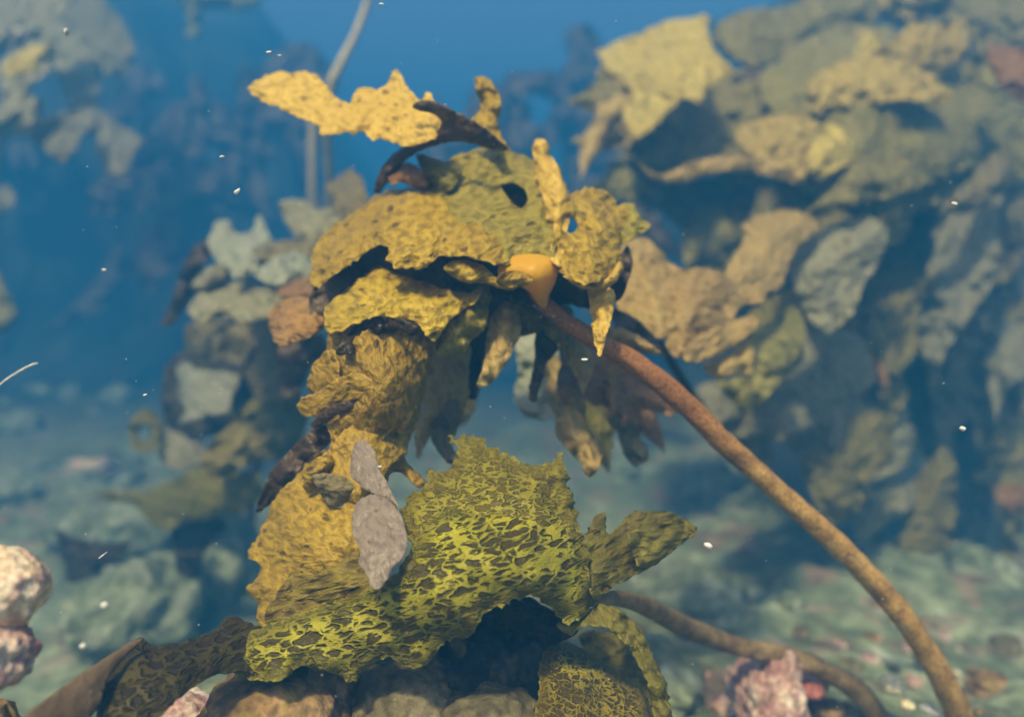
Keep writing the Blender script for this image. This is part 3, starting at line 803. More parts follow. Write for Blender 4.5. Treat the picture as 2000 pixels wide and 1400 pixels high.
# lower left skirt
B('rust', [(590, 905), (622, 882), (660, 872), (700, 885), (725, 960), (735, 1040), (740, 1120), (720, 1170), (650, 1195), (570, 1215), (510, 1240), (500, 1212), (504, 1180), (480, 1150), (502, 1130), (508, 1105), (484, 1092), (490, 1068), (508, 1038), (520, 1005), (545, 960), (575, 935)],
  [(640, 880, 0.60), (510, 1040, 0.60), (490, 1140, 0.58), (640, 1050, 0.548), (720, 1160, 0.535), (560, 1210, 0.545)], teeth=5, bulge=0.016, rot=10, rug=0.004)
B('gold', [(590, 940), (598, 912), (625, 892), (660, 888), (672, 905), (650, 925), (620, 945), (600, 965)], [(625, 920, 0.572)], teeth=3, bulge=0.01)
B('rustgreen', [(520, 1190), (560, 1130), (600, 1085), (650, 1040), (690, 1010), (730, 1060), (745, 1140), (720, 1185), (640, 1205), (560, 1228), (520, 1225)], [(600, 1090, 0.549), (700, 1060, 0.536), (640, 1195, 0.524)], teeth=1.0, bulge=0.006, rot=-15)
B('dark', [(500, 1000), (512, 960), (530, 920), (565, 880), (610, 838), (638, 830), (648, 860), (625, 882), (596, 902), (575, 935), (548, 965), (522, 990)], [(510, 990, 0.62), (640, 845, 0.592)], teeth=1.5, bulge=0.004)
# pale mauve strip
B('pale', [(684, 925), (688, 885), (696, 862), (714, 862), (734, 884), (742, 915), (760, 950), (778, 990), (752, 974), (722, 962), (698, 944)], [(700, 865, 0.545), (770, 985, 0.512)], teeth=1.5, bulge=0.001, rot=70, ruffle=0.001, wave=0.003)
B('shade', [(610, 930), (640, 925), (690, 935), (730, 965), (770, 985), (720, 980), (690, 1000), (640, 985)], [(690, 960, 0.558)], teeth=1, bulge=0.004)
B('pale', [(690, 1000), (702, 976), (735, 966), (766, 982), (786, 1012), (797, 1060), (786, 1090), (768, 1108), (757, 1130), (742, 1150), (726, 1148), (714, 1120), (700, 1098), (704, 1075), (688, 1040)], [(740, 970, 0.508), (735, 1145, 0.462), (740, 1050, 0.484), (690, 1040, 0.490)], teeth=1.5, bulge=0.001, rot=70, ruffle=0.001, wave=0.003)
# orange brown lobe on the left
B('brown', [(524, 612), (545, 590), (580, 580), (615, 585), (634, 610), (632, 640), (600, 662), (570, 672), (545, 676), (528, 648)], [(560, 590, 0.70), (600, 660, 0.655)], teeth=2.5, bulge=0.02, rot=10)
# hanging under the bend
B('olivegold', [(958, 556), (956, 600), (950, 640), (936, 652), (920, 668), (904, 690), (870, 694), (850, 684), (854, 650), (870, 618), (900, 588), (930, 564)], [(950, 560, 0.64), (870, 690, 0.60)], teeth=4, bulge=0.012, rot=60)
B('dark', [(850, 690), (860, 620), (900, 580), (960, 560), (1030, 565), (1045, 600), (1000, 640), (950, 700), (930, 780), (880, 760)], [(940, 600, 0.74)], teeth=3, bulge=0.0)  # dark backing sheet: shade under the bend put in as colour
B('tan', [(985, 590), (1010, 600), (1018, 640), (1005, 680), (988, 712), (966, 742), (945, 757), (930, 752), (944, 715), (950, 665), (958, 622)], [(990, 600, 0.655), (940, 750, 0.61)], teeth=1.5, bulge=0.012, rot=70)
B('olivegold', [(1000, 575), (1035, 585), (1062, 625), (1050, 650), (1022, 655), (1008, 670), (995, 700), (985, 680), (992, 630)], [(1030, 590, 0.675), (1000, 690, 0.65)], teeth=3, bulge=0.01)
B('palegreen', [(1002, 640), (1040, 625), (1085, 640), (1092, 720), (1090, 800), (1060, 822), (1020, 808), (1004, 780), (1012, 720)], [(1040, 630, 0.92), (1040, 815, 0.86)], teeth=3, bulge=0.01)
B('dark', [(1066, 610), (1086, 645), (1088, 685), (1070, 705), (1058, 745), (1048, 782), (1036, 780), (1034, 755), (1046, 700), (1044, 660)], [(1070, 620, 0.69), (1040, 780, 0.66)], teeth=2, bulge=0.006)
B('goldbright', [(1145, 562), (1170, 552), (1198, 566), (1197, 612), (1186, 652), (1173, 694), (1164, 682), (1156, 640), (1154, 600)], [(1175, 560, 0.615), (1172, 690, 0.588)], teeth=3, bulge=0.01, rot=80)
B('tan', [(1180, 640), (1215, 640), (1255, 660), (1292, 690), (1270, 692), (1230, 680), (1195, 662)], [(1230, 665, 0.70)], teeth=2, bulge=0.01, rot=25)
B('brown', [(1084, 650), (1120, 670), (1165, 690), (1220, 722), (1280, 760), (1335, 800), (1300, 812), (1262, 800), (1240, 818), (1215, 832), (1195, 800), (1160, 790), (1125, 775), (1104, 790), (1086, 755), (1094, 700)],
  [(1100, 660, 0.74), (1330, 800, 0.80), (1100, 780, 0.70), (1220, 820, 0.74)], teeth=4, bulge=0.025, rot=30, rug=0.004)
B('tan', [(1086, 782), (1110, 782), (1130, 800), (1146, 832), (1166, 858), (1176, 890), (1164, 925), (1146, 932), (1132, 902), (1104, 872), (1086, 845)], [(1100, 790, 0.71), (1150, 925, 0.67)], teeth=2.5, bulge=0.016, rot=60)
B('shade', [(1185, 780), (1225, 800), (1252, 850), (1268, 895), (1240, 910), (1215, 880), (1205, 840)], [(1200, 790, 0.80), (1245, 900, 0.78)], teeth=3, bulge=0.012)
B('shade', [(846, 735), (886, 738), (906, 772), (896, 830), (882, 868), (904, 905), (872, 902), (844, 862), (838, 820), (850, 780)], [(870, 740, 0.72), (880, 900, 0.66)], teeth=2, bulge=0.012, rot=70)

for i, (m_, x, y, a_, l_, w_, d_) in enumerate([('brown', 905, 570, 20, 130, 46, 0.66), ('olivegold', 1085, 590, -8, 120, 40, 0.665), ('tan', 1110, 640, -12, 130, 38, 0.70), ('tan', 870, 660, 10, 230, 66, 0.72), ('tan', 1200, 720, -16, 170, 54, 0.82), ('brown', 1255, 770, -22, 120, 50, 0.86), ('tan', 1100, 700, -6, 180, 56, 0.78), ('green', 1140, 720, -10, 210, 60, 0.92),
        ('green', 905, 700, 20, 150, 66, 0.95), ('brown', 1160, 690, -18, 130, 44, 0.74), ]):
    B(m_, leaf_outline(x, y, a_, l_, w_, i + 400), [(x, y, d_ + 0.012), (x - 20, y + 100, d_ - 0.012)], teeth=3, bulge=0.012, rot=75, ruffle=0.003, wave=0.004)

# ---- 2. green honeycomb kelp in the foreground
P2 = [(1150, 1175, 0.56, 10), (1200, 1168, 0.60, 14), (1260, 1182, 0.66, 18), (1320, 1215, 0.72, 20), (1390, 1245, 0.76, 19), (1450, 1265, 0.78, 18), (1520, 1278, 0.79, 19), (1590, 1300, 0.80, 19), (1650, 1330, 0.81, 20), (1690, 1365, 0.82, 22), (1712, 1400, 0.84, 26)]
k2 = empty('kelp_plant', stipe_base(P2), 'green kelp with a dark honeycomb pattern in the foreground, nearest to the camera', 'kelp')
tube(k2, M['stipeold'], P2, label='dull brown stalk lying low over the stones')
B = lambda mat, outl, dep, **k: blade(k2, M[mat], outl, dep, **k)
B('honeyfine', [(788, 990), (808, 962), (836, 946), (842, 926), (878, 912), (900, 892), (882, 862), (874, 853), (908, 852), (940, 860), (974, 885), (1000, 890), (1025, 902), (1058, 912), (1084, 902), (1096, 878), (1104, 902), (1113, 950), (1126, 992), (1128, 1045), (1080, 1060), (1000, 1040), (900, 1040), (850, 1050), (800, 1060), (782, 1022)],
  [(880, 855, 0.60), (1095, 880, 0.585), (960, 960, 0.545), (800, 1040, 0.525), (1120, 1040, 0.53)], teeth=9, bulge=0.012, rot=0, rug=0.004, ruffle=0.006)
B('honey', [(808, 1062), (828, 1024), (868, 998), (930, 985), (1010, 982), (1068, 990), (1110, 1008), (1140, 1048), (1152, 1090), (1152, 1130), (1160, 1162), (1150, 1196), (1126, 1212), (1104, 1222), (1080, 1192), (1052, 1168), (1016, 1166), (990, 1180), (962, 1190), (940, 1210), (916, 1245), (872, 1250), (842, 1290), (822, 1306), (790, 1302),
   (762, 1286), (722, 1300), (692, 1332), (640, 1312), (592, 1302), (545, 1332), (500, 1330), (462, 1316), (438, 1296), (448, 1268), (478, 1240), (510, 1226), (560, 1205), (650, 1176), (720, 1155), (775, 1115)],
  [(980, 984, 0.545), (1140, 1060, 0.53), (980, 1080, 0.485), (1100, 1200, 0.51), (800, 1150, 0.48), (800, 1290, 0.50), (560, 1215, 0.52), (540, 1320, 0.49)], teeth=6, bulge=0.014, rot=-14, rug=0.004, wave=0.008)
B('honeydark', [(190, 1400), (200, 1340), (232, 1290), (258, 1252), (276, 1246), (300, 1262), (345, 1256), (380, 1246), (420, 1230), (444, 1206), (462, 1205), (500, 1222), (590, 1235), (600, 1318), (520, 1322), (470, 1312), (412, 1322), (360, 1355), (310, 1400), (260, 1430)],
  [(260, 1250, 0.475), (460, 1205, 0.53), (510, 1310, 0.50), (280, 1400, 0.44), (350, 1310, 0.462)], teeth=2.5, bulge=0.006, rot=-20, wave=0.003, ruffle=0.003)
B('straptan', [(40, 1410), (110, 1350), (200, 1288), (262, 1250), (280, 1250), (238, 1290), (208, 1332), (196, 1372), (160, 1420), (90, 1440)], [(60, 1400, 0.40), (265, 1252, 0.462)], teeth=1, bulge=0.003, rot=-35, ruffle=0.001, wave=0.002, label='pale brown twisted end of the strap')
B('green', [(1140, 1070), (1150, 1035), (1162, 1008), (1184, 1000), (1182, 1025), (1190, 1042), (1210, 1022), (1234, 1002), (1270, 997), (1310, 1000), (1340, 1014), (1362, 1030), (1356, 1045), (1322, 1070), (1290, 1096), (1250, 1120), (1205, 1142), (1160, 1172), (1145, 1130)],
  [(1170, 1005, 0.57), (1355, 1035, 0.60), (1160, 1150, 0.525)], teeth=4, bulge=0.008, rot=-28)
B('green', [(1225, 1045), (1270, 1030), (1320, 1010), (1355, 1030), (1340, 1055), (1300, 1085), (1250, 1110)], [(1240, 1060, 0.55), (1345, 1035, 0.583)], teeth=4, bulge=0.008)
B('green', [(1150, 1190), (1178, 1178), (1200, 1186), (1228, 1202), (1258, 1236), (1272, 1272), (1292, 1318), (1306, 1370), (1312, 1420), (1282, 1420), (1264, 1340), (1232, 1272), (1196, 1232), (1160, 1222), (1112, 1238), (1088, 1222), (1126, 1208)],
  [(1120, 1215, 0.52), (1210, 1200, 0.525), (1300, 1400, 0.49)], teeth=4, bulge=0.01, rot=50)
B('darkgreen', [(900, 1240), (960, 1185), (1030, 1165), (1090, 1200), (1130, 1230), (1080, 1260), (1000, 1230), (940, 1270)], [(1000, 1200, 0.56)], teeth=3, bulge=0.0)

# ---- 3. small golden kelp at the bottom
k3 = empty('kelp_plant', at(1160, 1440, 0.52), 'golden brown kelp frond with a netted pattern, cut off by the bottom edge', 'kelp')
B = lambda mat, outl, dep, **k: blade(k3, M[mat], outl, dep, **k)
B('honeygold', [(1052, 1300), (1068, 1268), (1092, 1250), (1140, 1268), (1182, 1294), (1232, 1328), (1262, 1362), (1276, 1440), (1160, 1460), (1040, 1440), (1052, 1350)], [(1092, 1250, 0.575), (1260, 1365, 0.54), (1100, 1430, 0.48)], teeth=4, bulge=0.02, rot=30)
B('green', [(1130, 1240), (1200, 1236), (1245, 1290), (1280, 1350), (1330, 1440), (1250, 1440), (1180, 1330)], [(1190, 1240, 0.66), (1290, 1430, 0.62)], teeth=3, bulge=0.01)

# ---- 4. tan kelp behind the stalk
P4 = [(1240, 600, 0.84, 7), (1300, 690, 0.86, 8), (1370, 800, 0.88, 9), (1432, 878, 0.90, 10), (1512, 950, 0.92, 10), (1606, 1034, 0.94, 10), (1704, 1130, 0.96, 11), (1774, 1214, 0.98, 11), (1800, 1290, 1.0, 12)]
P4 = [(a, b, c * 1.05, r) for a, b, c, r in P4]
k4 = empty('kelp_plant', stipe_base(P4), 'pinkish tan kelp spreading out just behind the long stalk', 'kelp')
tube(k4, M['dark'], P4)
B = lambda mat, outl, dep, **k: blade(k4, M[mat], outl, [(a, b, c * 1.05) for a, b, c in dep], **k)
B('tan', [(1205, 500), (1225, 470), (1258, 462), (1276, 474), (1292, 490), (1302, 508), (1326, 522), (1342, 560), (1330, 622), (1300, 660), (1262, 655), (1226, 632), (1202, 590)], [(1258, 465, 0.86), (1330, 540, 0.86), (1210, 600, 0.79), (1290, 650, 0.77)], teeth=3, bulge=0.025, rot=25, rug=0.004)
B('tan', [(1290, 560), (1320, 530), (1352, 524), (1400, 526), (1426, 545), (1442, 570), (1470, 566), (1497, 572), (1488, 590), (1448, 598), (1430, 628), (1400, 646), (1368, 662), (1340, 700), (1308, 690), (1290, 630)], [(1370, 526, 0.86), (1490, 578, 0.90), (1300, 640, 0.78), (1330, 690, 0.75)], teeth=2, bulge=0.03, rot=15, rug=0.003)
B('tan', [(1334, 690), (1345, 672), (1372, 652), (1420, 630), (1462, 617), (1482, 622), (1476, 640), (1450, 662), (1410, 692), (1362, 708), (1338, 705)], [(1470, 620, 0.84), (1345, 700, 0.74)], teeth=1, bulge=0.014, rot=-25)
B('tan', [(1372, 712), (1400, 702), (1440, 680), (1462, 664), (1476, 690), (1474, 728), (1440, 732), (1395, 738)], [(1460, 670, 0.84), (1390, 730, 0.79)], teeth=2, bulge=0.014)
B('hazeolive', [(1430, 680), (1500, 632), (1540, 600), (1566, 612), (1574, 660), (1545, 715), (1510, 765), (1470, 800), (1430, 790), (1405, 745), (1460, 730)], [(1550, 605, 1.10), (1440, 780, 0.98)], teeth=3, bulge=0.03)
B('dark', [(1190, 600), (1240, 620), (1280, 660), (1300, 700), (1255, 660), (1205, 640)], [(1250, 650, 0.72)], teeth=1, bulge=0.0)

# ---- 5. big kelp at the upper right
P5 = [(1700, 300, 1.50, 14), (1790, 420, 1.62, 14), (1850, 560, 1.72, 14), (1895, 720, 1.80, 14), (1910, 900, 1.88, 15), (1915, 1110, 1.95, 16)]
P5 = [(a, b, c * 1.15, r) for a, b, c, r in P5]
k5 = empty('kelp_plant', stipe_base(P5), 'large sunlit kelp crown filling the upper right, hazy olive and yellow', 'kelp')
tube(k5, M['stipeold'], P5)
B = lambda mat, outl, dep, **k: blade(k5, M[mat], outl, [(a, b, c * 1.15) for a, b, c in dep], **k)
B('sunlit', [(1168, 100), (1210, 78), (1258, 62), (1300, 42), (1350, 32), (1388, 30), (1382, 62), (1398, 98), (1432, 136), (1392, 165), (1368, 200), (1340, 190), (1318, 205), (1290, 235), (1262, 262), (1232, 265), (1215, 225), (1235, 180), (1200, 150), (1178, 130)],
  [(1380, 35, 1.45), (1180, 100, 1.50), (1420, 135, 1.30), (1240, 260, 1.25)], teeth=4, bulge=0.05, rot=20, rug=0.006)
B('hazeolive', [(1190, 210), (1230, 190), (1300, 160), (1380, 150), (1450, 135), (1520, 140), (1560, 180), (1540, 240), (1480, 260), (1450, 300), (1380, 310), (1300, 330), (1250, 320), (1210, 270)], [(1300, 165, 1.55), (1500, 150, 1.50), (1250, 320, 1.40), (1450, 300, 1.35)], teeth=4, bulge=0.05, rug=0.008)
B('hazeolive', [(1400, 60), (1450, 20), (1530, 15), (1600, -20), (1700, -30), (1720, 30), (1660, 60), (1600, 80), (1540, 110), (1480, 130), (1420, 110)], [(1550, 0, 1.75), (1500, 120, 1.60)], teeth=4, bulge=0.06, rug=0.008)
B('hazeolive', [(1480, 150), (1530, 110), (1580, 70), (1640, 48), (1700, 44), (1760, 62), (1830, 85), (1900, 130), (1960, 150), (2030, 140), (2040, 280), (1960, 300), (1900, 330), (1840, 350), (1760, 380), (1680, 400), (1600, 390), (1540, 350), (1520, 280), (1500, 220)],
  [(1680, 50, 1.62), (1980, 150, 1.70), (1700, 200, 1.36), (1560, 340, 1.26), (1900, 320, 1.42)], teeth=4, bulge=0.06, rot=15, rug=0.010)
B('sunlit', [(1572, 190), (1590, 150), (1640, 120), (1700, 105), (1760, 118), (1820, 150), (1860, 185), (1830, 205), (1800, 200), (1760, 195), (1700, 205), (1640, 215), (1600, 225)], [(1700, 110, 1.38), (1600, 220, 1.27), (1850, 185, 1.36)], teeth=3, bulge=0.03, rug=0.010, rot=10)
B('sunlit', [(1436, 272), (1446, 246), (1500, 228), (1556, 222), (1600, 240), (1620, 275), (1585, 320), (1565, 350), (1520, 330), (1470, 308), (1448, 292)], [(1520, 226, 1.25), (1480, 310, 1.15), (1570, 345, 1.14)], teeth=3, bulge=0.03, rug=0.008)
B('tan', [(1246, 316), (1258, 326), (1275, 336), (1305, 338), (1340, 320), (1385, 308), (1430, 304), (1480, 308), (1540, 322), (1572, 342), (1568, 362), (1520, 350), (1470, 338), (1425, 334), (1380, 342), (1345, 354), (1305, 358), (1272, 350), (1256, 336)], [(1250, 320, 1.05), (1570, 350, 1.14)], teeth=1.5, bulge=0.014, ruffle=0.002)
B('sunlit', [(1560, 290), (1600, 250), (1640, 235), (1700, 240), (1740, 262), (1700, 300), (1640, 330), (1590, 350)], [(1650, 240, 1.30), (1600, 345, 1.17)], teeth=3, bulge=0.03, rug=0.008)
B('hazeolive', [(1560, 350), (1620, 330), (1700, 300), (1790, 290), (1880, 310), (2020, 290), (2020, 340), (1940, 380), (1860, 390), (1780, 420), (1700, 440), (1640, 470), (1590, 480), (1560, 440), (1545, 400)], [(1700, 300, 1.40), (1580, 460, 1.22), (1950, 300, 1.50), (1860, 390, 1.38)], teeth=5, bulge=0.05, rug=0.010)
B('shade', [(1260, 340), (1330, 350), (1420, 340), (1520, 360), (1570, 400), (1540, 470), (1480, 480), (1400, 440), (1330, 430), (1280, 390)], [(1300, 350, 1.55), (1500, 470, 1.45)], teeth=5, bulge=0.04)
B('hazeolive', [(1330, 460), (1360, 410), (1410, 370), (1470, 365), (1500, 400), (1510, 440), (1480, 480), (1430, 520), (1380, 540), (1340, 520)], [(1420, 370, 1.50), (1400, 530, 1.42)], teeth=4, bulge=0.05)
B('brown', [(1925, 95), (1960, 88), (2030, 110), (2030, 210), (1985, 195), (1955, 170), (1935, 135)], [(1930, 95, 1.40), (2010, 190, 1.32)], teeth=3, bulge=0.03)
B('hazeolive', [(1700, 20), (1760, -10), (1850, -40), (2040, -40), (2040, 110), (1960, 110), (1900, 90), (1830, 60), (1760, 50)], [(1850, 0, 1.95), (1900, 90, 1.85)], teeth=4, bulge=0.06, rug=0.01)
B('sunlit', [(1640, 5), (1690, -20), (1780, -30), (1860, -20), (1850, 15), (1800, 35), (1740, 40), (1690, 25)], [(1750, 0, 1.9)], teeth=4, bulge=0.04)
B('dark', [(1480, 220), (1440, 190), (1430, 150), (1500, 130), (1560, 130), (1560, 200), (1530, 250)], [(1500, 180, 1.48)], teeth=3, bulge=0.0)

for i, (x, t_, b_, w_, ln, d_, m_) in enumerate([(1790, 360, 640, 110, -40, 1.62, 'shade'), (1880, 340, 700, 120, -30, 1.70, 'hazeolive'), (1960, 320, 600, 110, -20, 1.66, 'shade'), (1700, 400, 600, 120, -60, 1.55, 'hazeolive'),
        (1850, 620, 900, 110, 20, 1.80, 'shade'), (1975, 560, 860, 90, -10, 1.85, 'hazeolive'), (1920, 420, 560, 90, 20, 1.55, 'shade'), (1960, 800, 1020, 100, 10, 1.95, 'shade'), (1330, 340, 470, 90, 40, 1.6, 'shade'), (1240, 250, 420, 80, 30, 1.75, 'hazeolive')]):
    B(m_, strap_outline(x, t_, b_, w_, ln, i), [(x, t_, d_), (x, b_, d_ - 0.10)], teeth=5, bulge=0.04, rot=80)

rl = random.Random(21)
for i in range(26):
    x, y = rl.uniform(1230, 1980), rl.uniform(20, 330)
    d_ = 1.75 - 0.0013 * y + rl.uniform(-0.12, 0.12)
    B(rl.choice(('hazeolive', 'hazeolive', 'shade', 'sunlit', 'tan')), leaf_outline(x, y, rl.uniform(20, 95), rl.uniform(120, 240), rl.uniform(45, 90), i + 200),
      [(x, y, d_), (x - 60, y + 60, d_ - 0.06)], teeth=4, bulge=0.03, rot=60)
for i in range(14):
    x, y = rl.uniform(1400, 1980), rl.uniform(380, 640)
    d_ = rl.uniform(1.5, 1.9)
    B(rl.choice(('hazeolive', 'shade', 'shade', 'grey')), leaf_outline(x, y, rl.uniform(-10, 55), rl.uniform(140, 260), rl.uniform(45, 80), i + 300),
      [(x, y, d_), (x - 30, y + 100, d_ - 0.06)], teeth=4, bulge=0.03, rot=60)

rl = random.Random(5)
CURT = [(1590, 330, 330, 78, 22), (1655, 360, 380, 84, 14), (1730, 340, 420, 90, 8), (1800, 330, 460, 84, 10), (1870, 350, 430, 96, 4), (1940, 330, 470, 88, 6), (1620, 420, 420, 70, 16), (1700, 470, 460, 74, 6), (1780, 480, 420, 80, 12), (1850, 520, 430, 76, 2), (1920, 540, 440, 84, -4), (1985, 420, 520, 90, 2), (1545, 380, 300, 66, 24), (1500, 360, 250, 70, 30), (1975, 700, 420, 76, 4), (1890, 760, 360, 70, 8)]
for i, (x, y, l_, w_, a_) in enumerate(CURT):
    d_ = 1.42 + 0.12 * (i % 4) + rl.uniform(-0.05, 0.05)
    B(rl.choice(('hazeolive', 'hazeolive', 'shade', 'grey')), leaf_outline(x, y, a_, l_, w_, i + 500), [(x, y, d_ * 1.06), (x - 20, y + l_ * 0.5, d_ * 0.98), (x - 40, y + l_, d_)], teeth=3, bulge=0.02, rot=85, wave=0.02, wfreq=0.008)

# ---- 6. kelp hanging in the shade on the right
P6 = [(1600, 470, 1.40, 12), (1660, 620, 1.52, 12), (1690, 800, 1.60, 12), (1700, 960, 1.66, 13), (1705, 1150, 1.70, 14)]
P6 = [(a, b, c * 1.02, r) for a, b, c, r in P6]
k6 = empty('kelp_plant', stipe_base(P6), 'dim grey brown kelp with long drooping fronds at middle right', 'kelp')
tube(k6, M['stipeold'], P6)
B = lambda mat, outl, dep, **k: blade(k6, M[mat], outl, [(a, b, c * 1.02) for a, b, c in dep], **k)
B('tan', [(1448, 440), (1490, 418), (1540, 410), (1590, 425), (1600, 450), (1562, 480), (1545, 515), (1525, 560), (1500, 572), (1450, 588), (1410, 565), (1422, 515), (1452, 470)], [(1550, 415, 1.22), (1430, 570, 0.98)], teeth=3, bulge=0.03, rot=-50)
B('grey', [(1540, 520), (1570, 470), (1620, 440), (1690, 420), (1735, 450), (1720, 510), (1690, 555), (1668, 610), (1622, 652), (1582, 625), (1556, 575)], [(1680, 425, 1.30), (1600, 640, 1.18)], teeth=3, bulge=0.04)
B('hazeolive', [(1560, 420), (1620, 400), (1700, 420), (1780, 430), (1760, 470), (1700, 500), (1650, 560), (1600, 560), (1570, 500)], [(1640, 405, 1.42), (1620, 560, 1.32)], teeth=3, bulge=0.04)
B('grey', [(1755, 715), (1770, 660), (1782, 610), (1805, 568), (1850, 545), (1882, 580), (1870, 640), (1835, 675), (1800, 690), (1775, 722)], [(1850, 550, 1.75), (1765, 715, 1.65)], teeth=3, bulge=0.04)
B('brown', [(1688, 700), (1706, 698), (1724, 712), (1738, 742), (1730, 775), (1714, 740)], [(1710, 720, 1.45)], teeth=1.5, bulge=0.01)
B('grey', [(1450, 790), (1500, 752), (1570, 740), (1640, 715), (1700, 740), (1752, 800), (1790, 850), (1765, 915), (1705, 945), (1680, 1005), (1610, 1030), (1590, 970), (1560, 890), (1520, 860), (1450, 870), (1410, 840)], [(1600, 730, 1.60), (1460, 850, 1.45), (1620, 1010, 1.48), (1780, 850, 1.58)], teeth=3, bulge=0.05)
B('hazeolive', [(1560, 900), (1600, 850), (1680, 800), (1740, 830), (1740, 900), (1690, 945), (1680, 1000), (1620, 1025), (1590, 980)], [(1680, 805, 1.42), (1620, 1015, 1.36)], teeth=3, bulge=0.04)
B('grey', [(1360, 760), (1430, 740), (1500, 760), (1560, 760), (1590, 830), (1500, 850), (1420, 850)], [(1470, 750, 1.35), (1460, 850, 1.25)], teeth=3, bulge=0.03)
B('grey', [(1600, 560), (1660, 560), (1720, 600), (1760, 680), (1720, 760), (1650, 760), (1600, 690), (1580, 620)], [(1660, 570, 1.85), (1680, 750, 1.75)], teeth=3, bulge=0.04)

for i, (x, t_, b_, w_, ln, d_, m_) in enumerate([(1560, 560, 800, 110, -50, 1.32, 'hazeolive'), (1640, 640, 900, 120, 10, 1.45, 'grey'), (1480, 780, 930, 90, -10, 1.40, 'grey'), (1740, 560, 760, 90, -20, 1.60, 'hazeolive'), (1700, 860, 1080, 100, -30, 1.62, 'grey'), (1420, 760, 860, 80, -20, 1.3, 'grey')]):
    B(m_, strap_outline(x, t_, b_, w_, ln, i + 40), [(x, t_, d_), (x, b_, d_ - 0.08)], teeth=3, bulge=0.04, rot=80)

# ---- 7. tall upright frond at the lower right
P7 = [(1835, 900, 1.46, 8), (1832, 1050, 1.47, 9), (1825, 1180, 1.48, 10), (1820, 1270, 1.48, 11)]
P7 = [(a, b, c * 1.15, r) for a, b, c, r in P7]
k7 = empty('kelp_plant', stipe_base(P7), 'tall dim olive frond standing upright behind the lower end of the stalk', 'kelp')
tube(k7, M['stipeold'], P7)
B = lambda mat, outl, dep, **k: blade(k7, M[mat], outl, [(a, b, c * 1.15) for a, b, c in dep], **k)
B('hazeolive', [(1840, 872), (1862, 900), (1872, 960), (1862, 1040), (1872, 1140), (1862, 1220), (1840, 1290), (1805, 1250), (1790, 1160), (1778, 1095), (1742, 1080), (1765, 1020), (1756, 965), (1800, 920)], [(1840, 880, 1.45), (1760, 1070, 1.40), (1840, 1280, 1.42)], teeth=3, bulge=0.04, rot=80)
B('grey', [(1880, 1060), (1920, 1010), (1985, 1040), (2020, 1120), (1990, 1200), (1940, 1260), (1900, 1200)], [(1940, 1030, 1.75), (1940, 1250, 1.65)], teeth=3, bulge=0.04)
B('brown', [(1938, 962), (1968, 945), (2010, 950), (2010, 1000), (1978, 1002), (1950, 985)], [(1970, 970, 1.40)], teeth=2, bulge=0.015)
B('grey', [(1770, 790), (1800, 740), (1870, 760), (1890, 830), (1850, 900), (1800, 890)], [(1830, 820, 1.80)], teeth=3, bulge=0.03)

# ---- 8. pale kelp at the top left
P8 = [(40, 60, 1.80, 12), (-10, 300, 1.95, 12), (-60, 600, 2.10, 13), (-80, 1060, 2.25, 14)]
P8 = [(a, b, c * 1.2, r) for a, b, c, r in P8]
k8 = empty('kelp_plant', stipe_base(P8), 'pale blurred kelp hanging at the top left corner over blue water', 'kelp')
tube(k8, M['stipepale'], P8)
B = lambda mat, outl, dep, **k: blade(k8, M[mat], outl, [(a, b, c * 1.2) for a, b, c in dep], **k)
B('grey', [(-10, 140), (10, 110), (50, 90), (90, 72), (112, 98), (100, 130), (70, 160), (55, 178), (82, 200), (78, 232), (50, 246), (20, 240), (-10, 235), (10, 190)], [(80, 80, 1.75), (40, 235, 1.55)], teeth=3, bulge=0.05)
B('sunlit', [(5, 125), (50, 95), (100, 85), (95, 115), (60, 140), (20, 150)], [(60, 100, 1.58), (40, 145, 1.50)], teeth=2, bulge=0.03)
B('grey', [(-20, -20), (60, -20), (150, -10), (120, 30), (100, 70), (60, 90), (20, 95), (-20, 110)], [(50, 0, 2.0), (20, 90, 1.9)], teeth=3, bulge=0.06)
B('grey', [(76, 280), (90, 250), (108, 226), (150, 216), (182, 206), (232, 240), (268, 262), (284, 278), (262, 298), (250, 330), (236, 350), (214, 338), (192, 302), (186, 262), (162, 264), (140, 305), (116, 318), (90, 296)], [(180, 210, 2.05), (110, 300, 1.85), (240, 340, 1.85)], teeth=3, bulge=0.05)
B('grey', [(-20, 215), (30, 225), (70, 232), (110, 222), (150, 215), (170, 232), (130, 262), (90, 285), (40, 262), (-20, 262)], [(0, 230, 1.75), (150, 240, 2.0)], teeth=3, bulge=0.03)
B('grey', [(60, 60), (100, 40), (150, 60), (190, 110), (200, 170), (180, 215), (140, 225), (120, 170), (90, 120)], [(100, 60, 2.2), (160, 215, 2.08)], teeth=3, bulge=0.04)
B('hazeolive', [(90, -10), (180, -20), (240, 40), (262, 100), (240, 150), (180, 140), (120, 150), (100, 80)], [(180, 0, 2.9), (180, 140, 2.7)], teeth=4, bulge=0.08)
B('hazeolive', [(330, -20), (450, -20), (520, -15), (480, 20), (400, 20), (390, 70), (365, 75), (362, 20)], [(430, 0, 3.2)], teeth=4, bulge=0.06)
B('grey', [(-10, 370), (15, 362), (32, 380), (24, 405), (-10, 420)], [(10, 390, 2.1)], teeth=2, bulge=0.02)

# ---- 9. pale frond at the left edge
k9 = empty('kelp_plant', at(-30, 900, 2.6), 'small pale green frond cut off by the left edge, half way down', 'kelp')
blade(k9, M['hazeolive'], [(-60, 480), (-20, 500), (10, 560), (36, 610), (22, 640), (-10, 656), (-60, 660)], [(0, 520, 2.3), (0, 650, 2.2)], teeth=3, bulge=0.05)
tube(k9, M['stipepale'], [(-50, 640, 2.3, 8), (-45, 760, 2.5, 8), (-30, 910, 2.65, 9)])

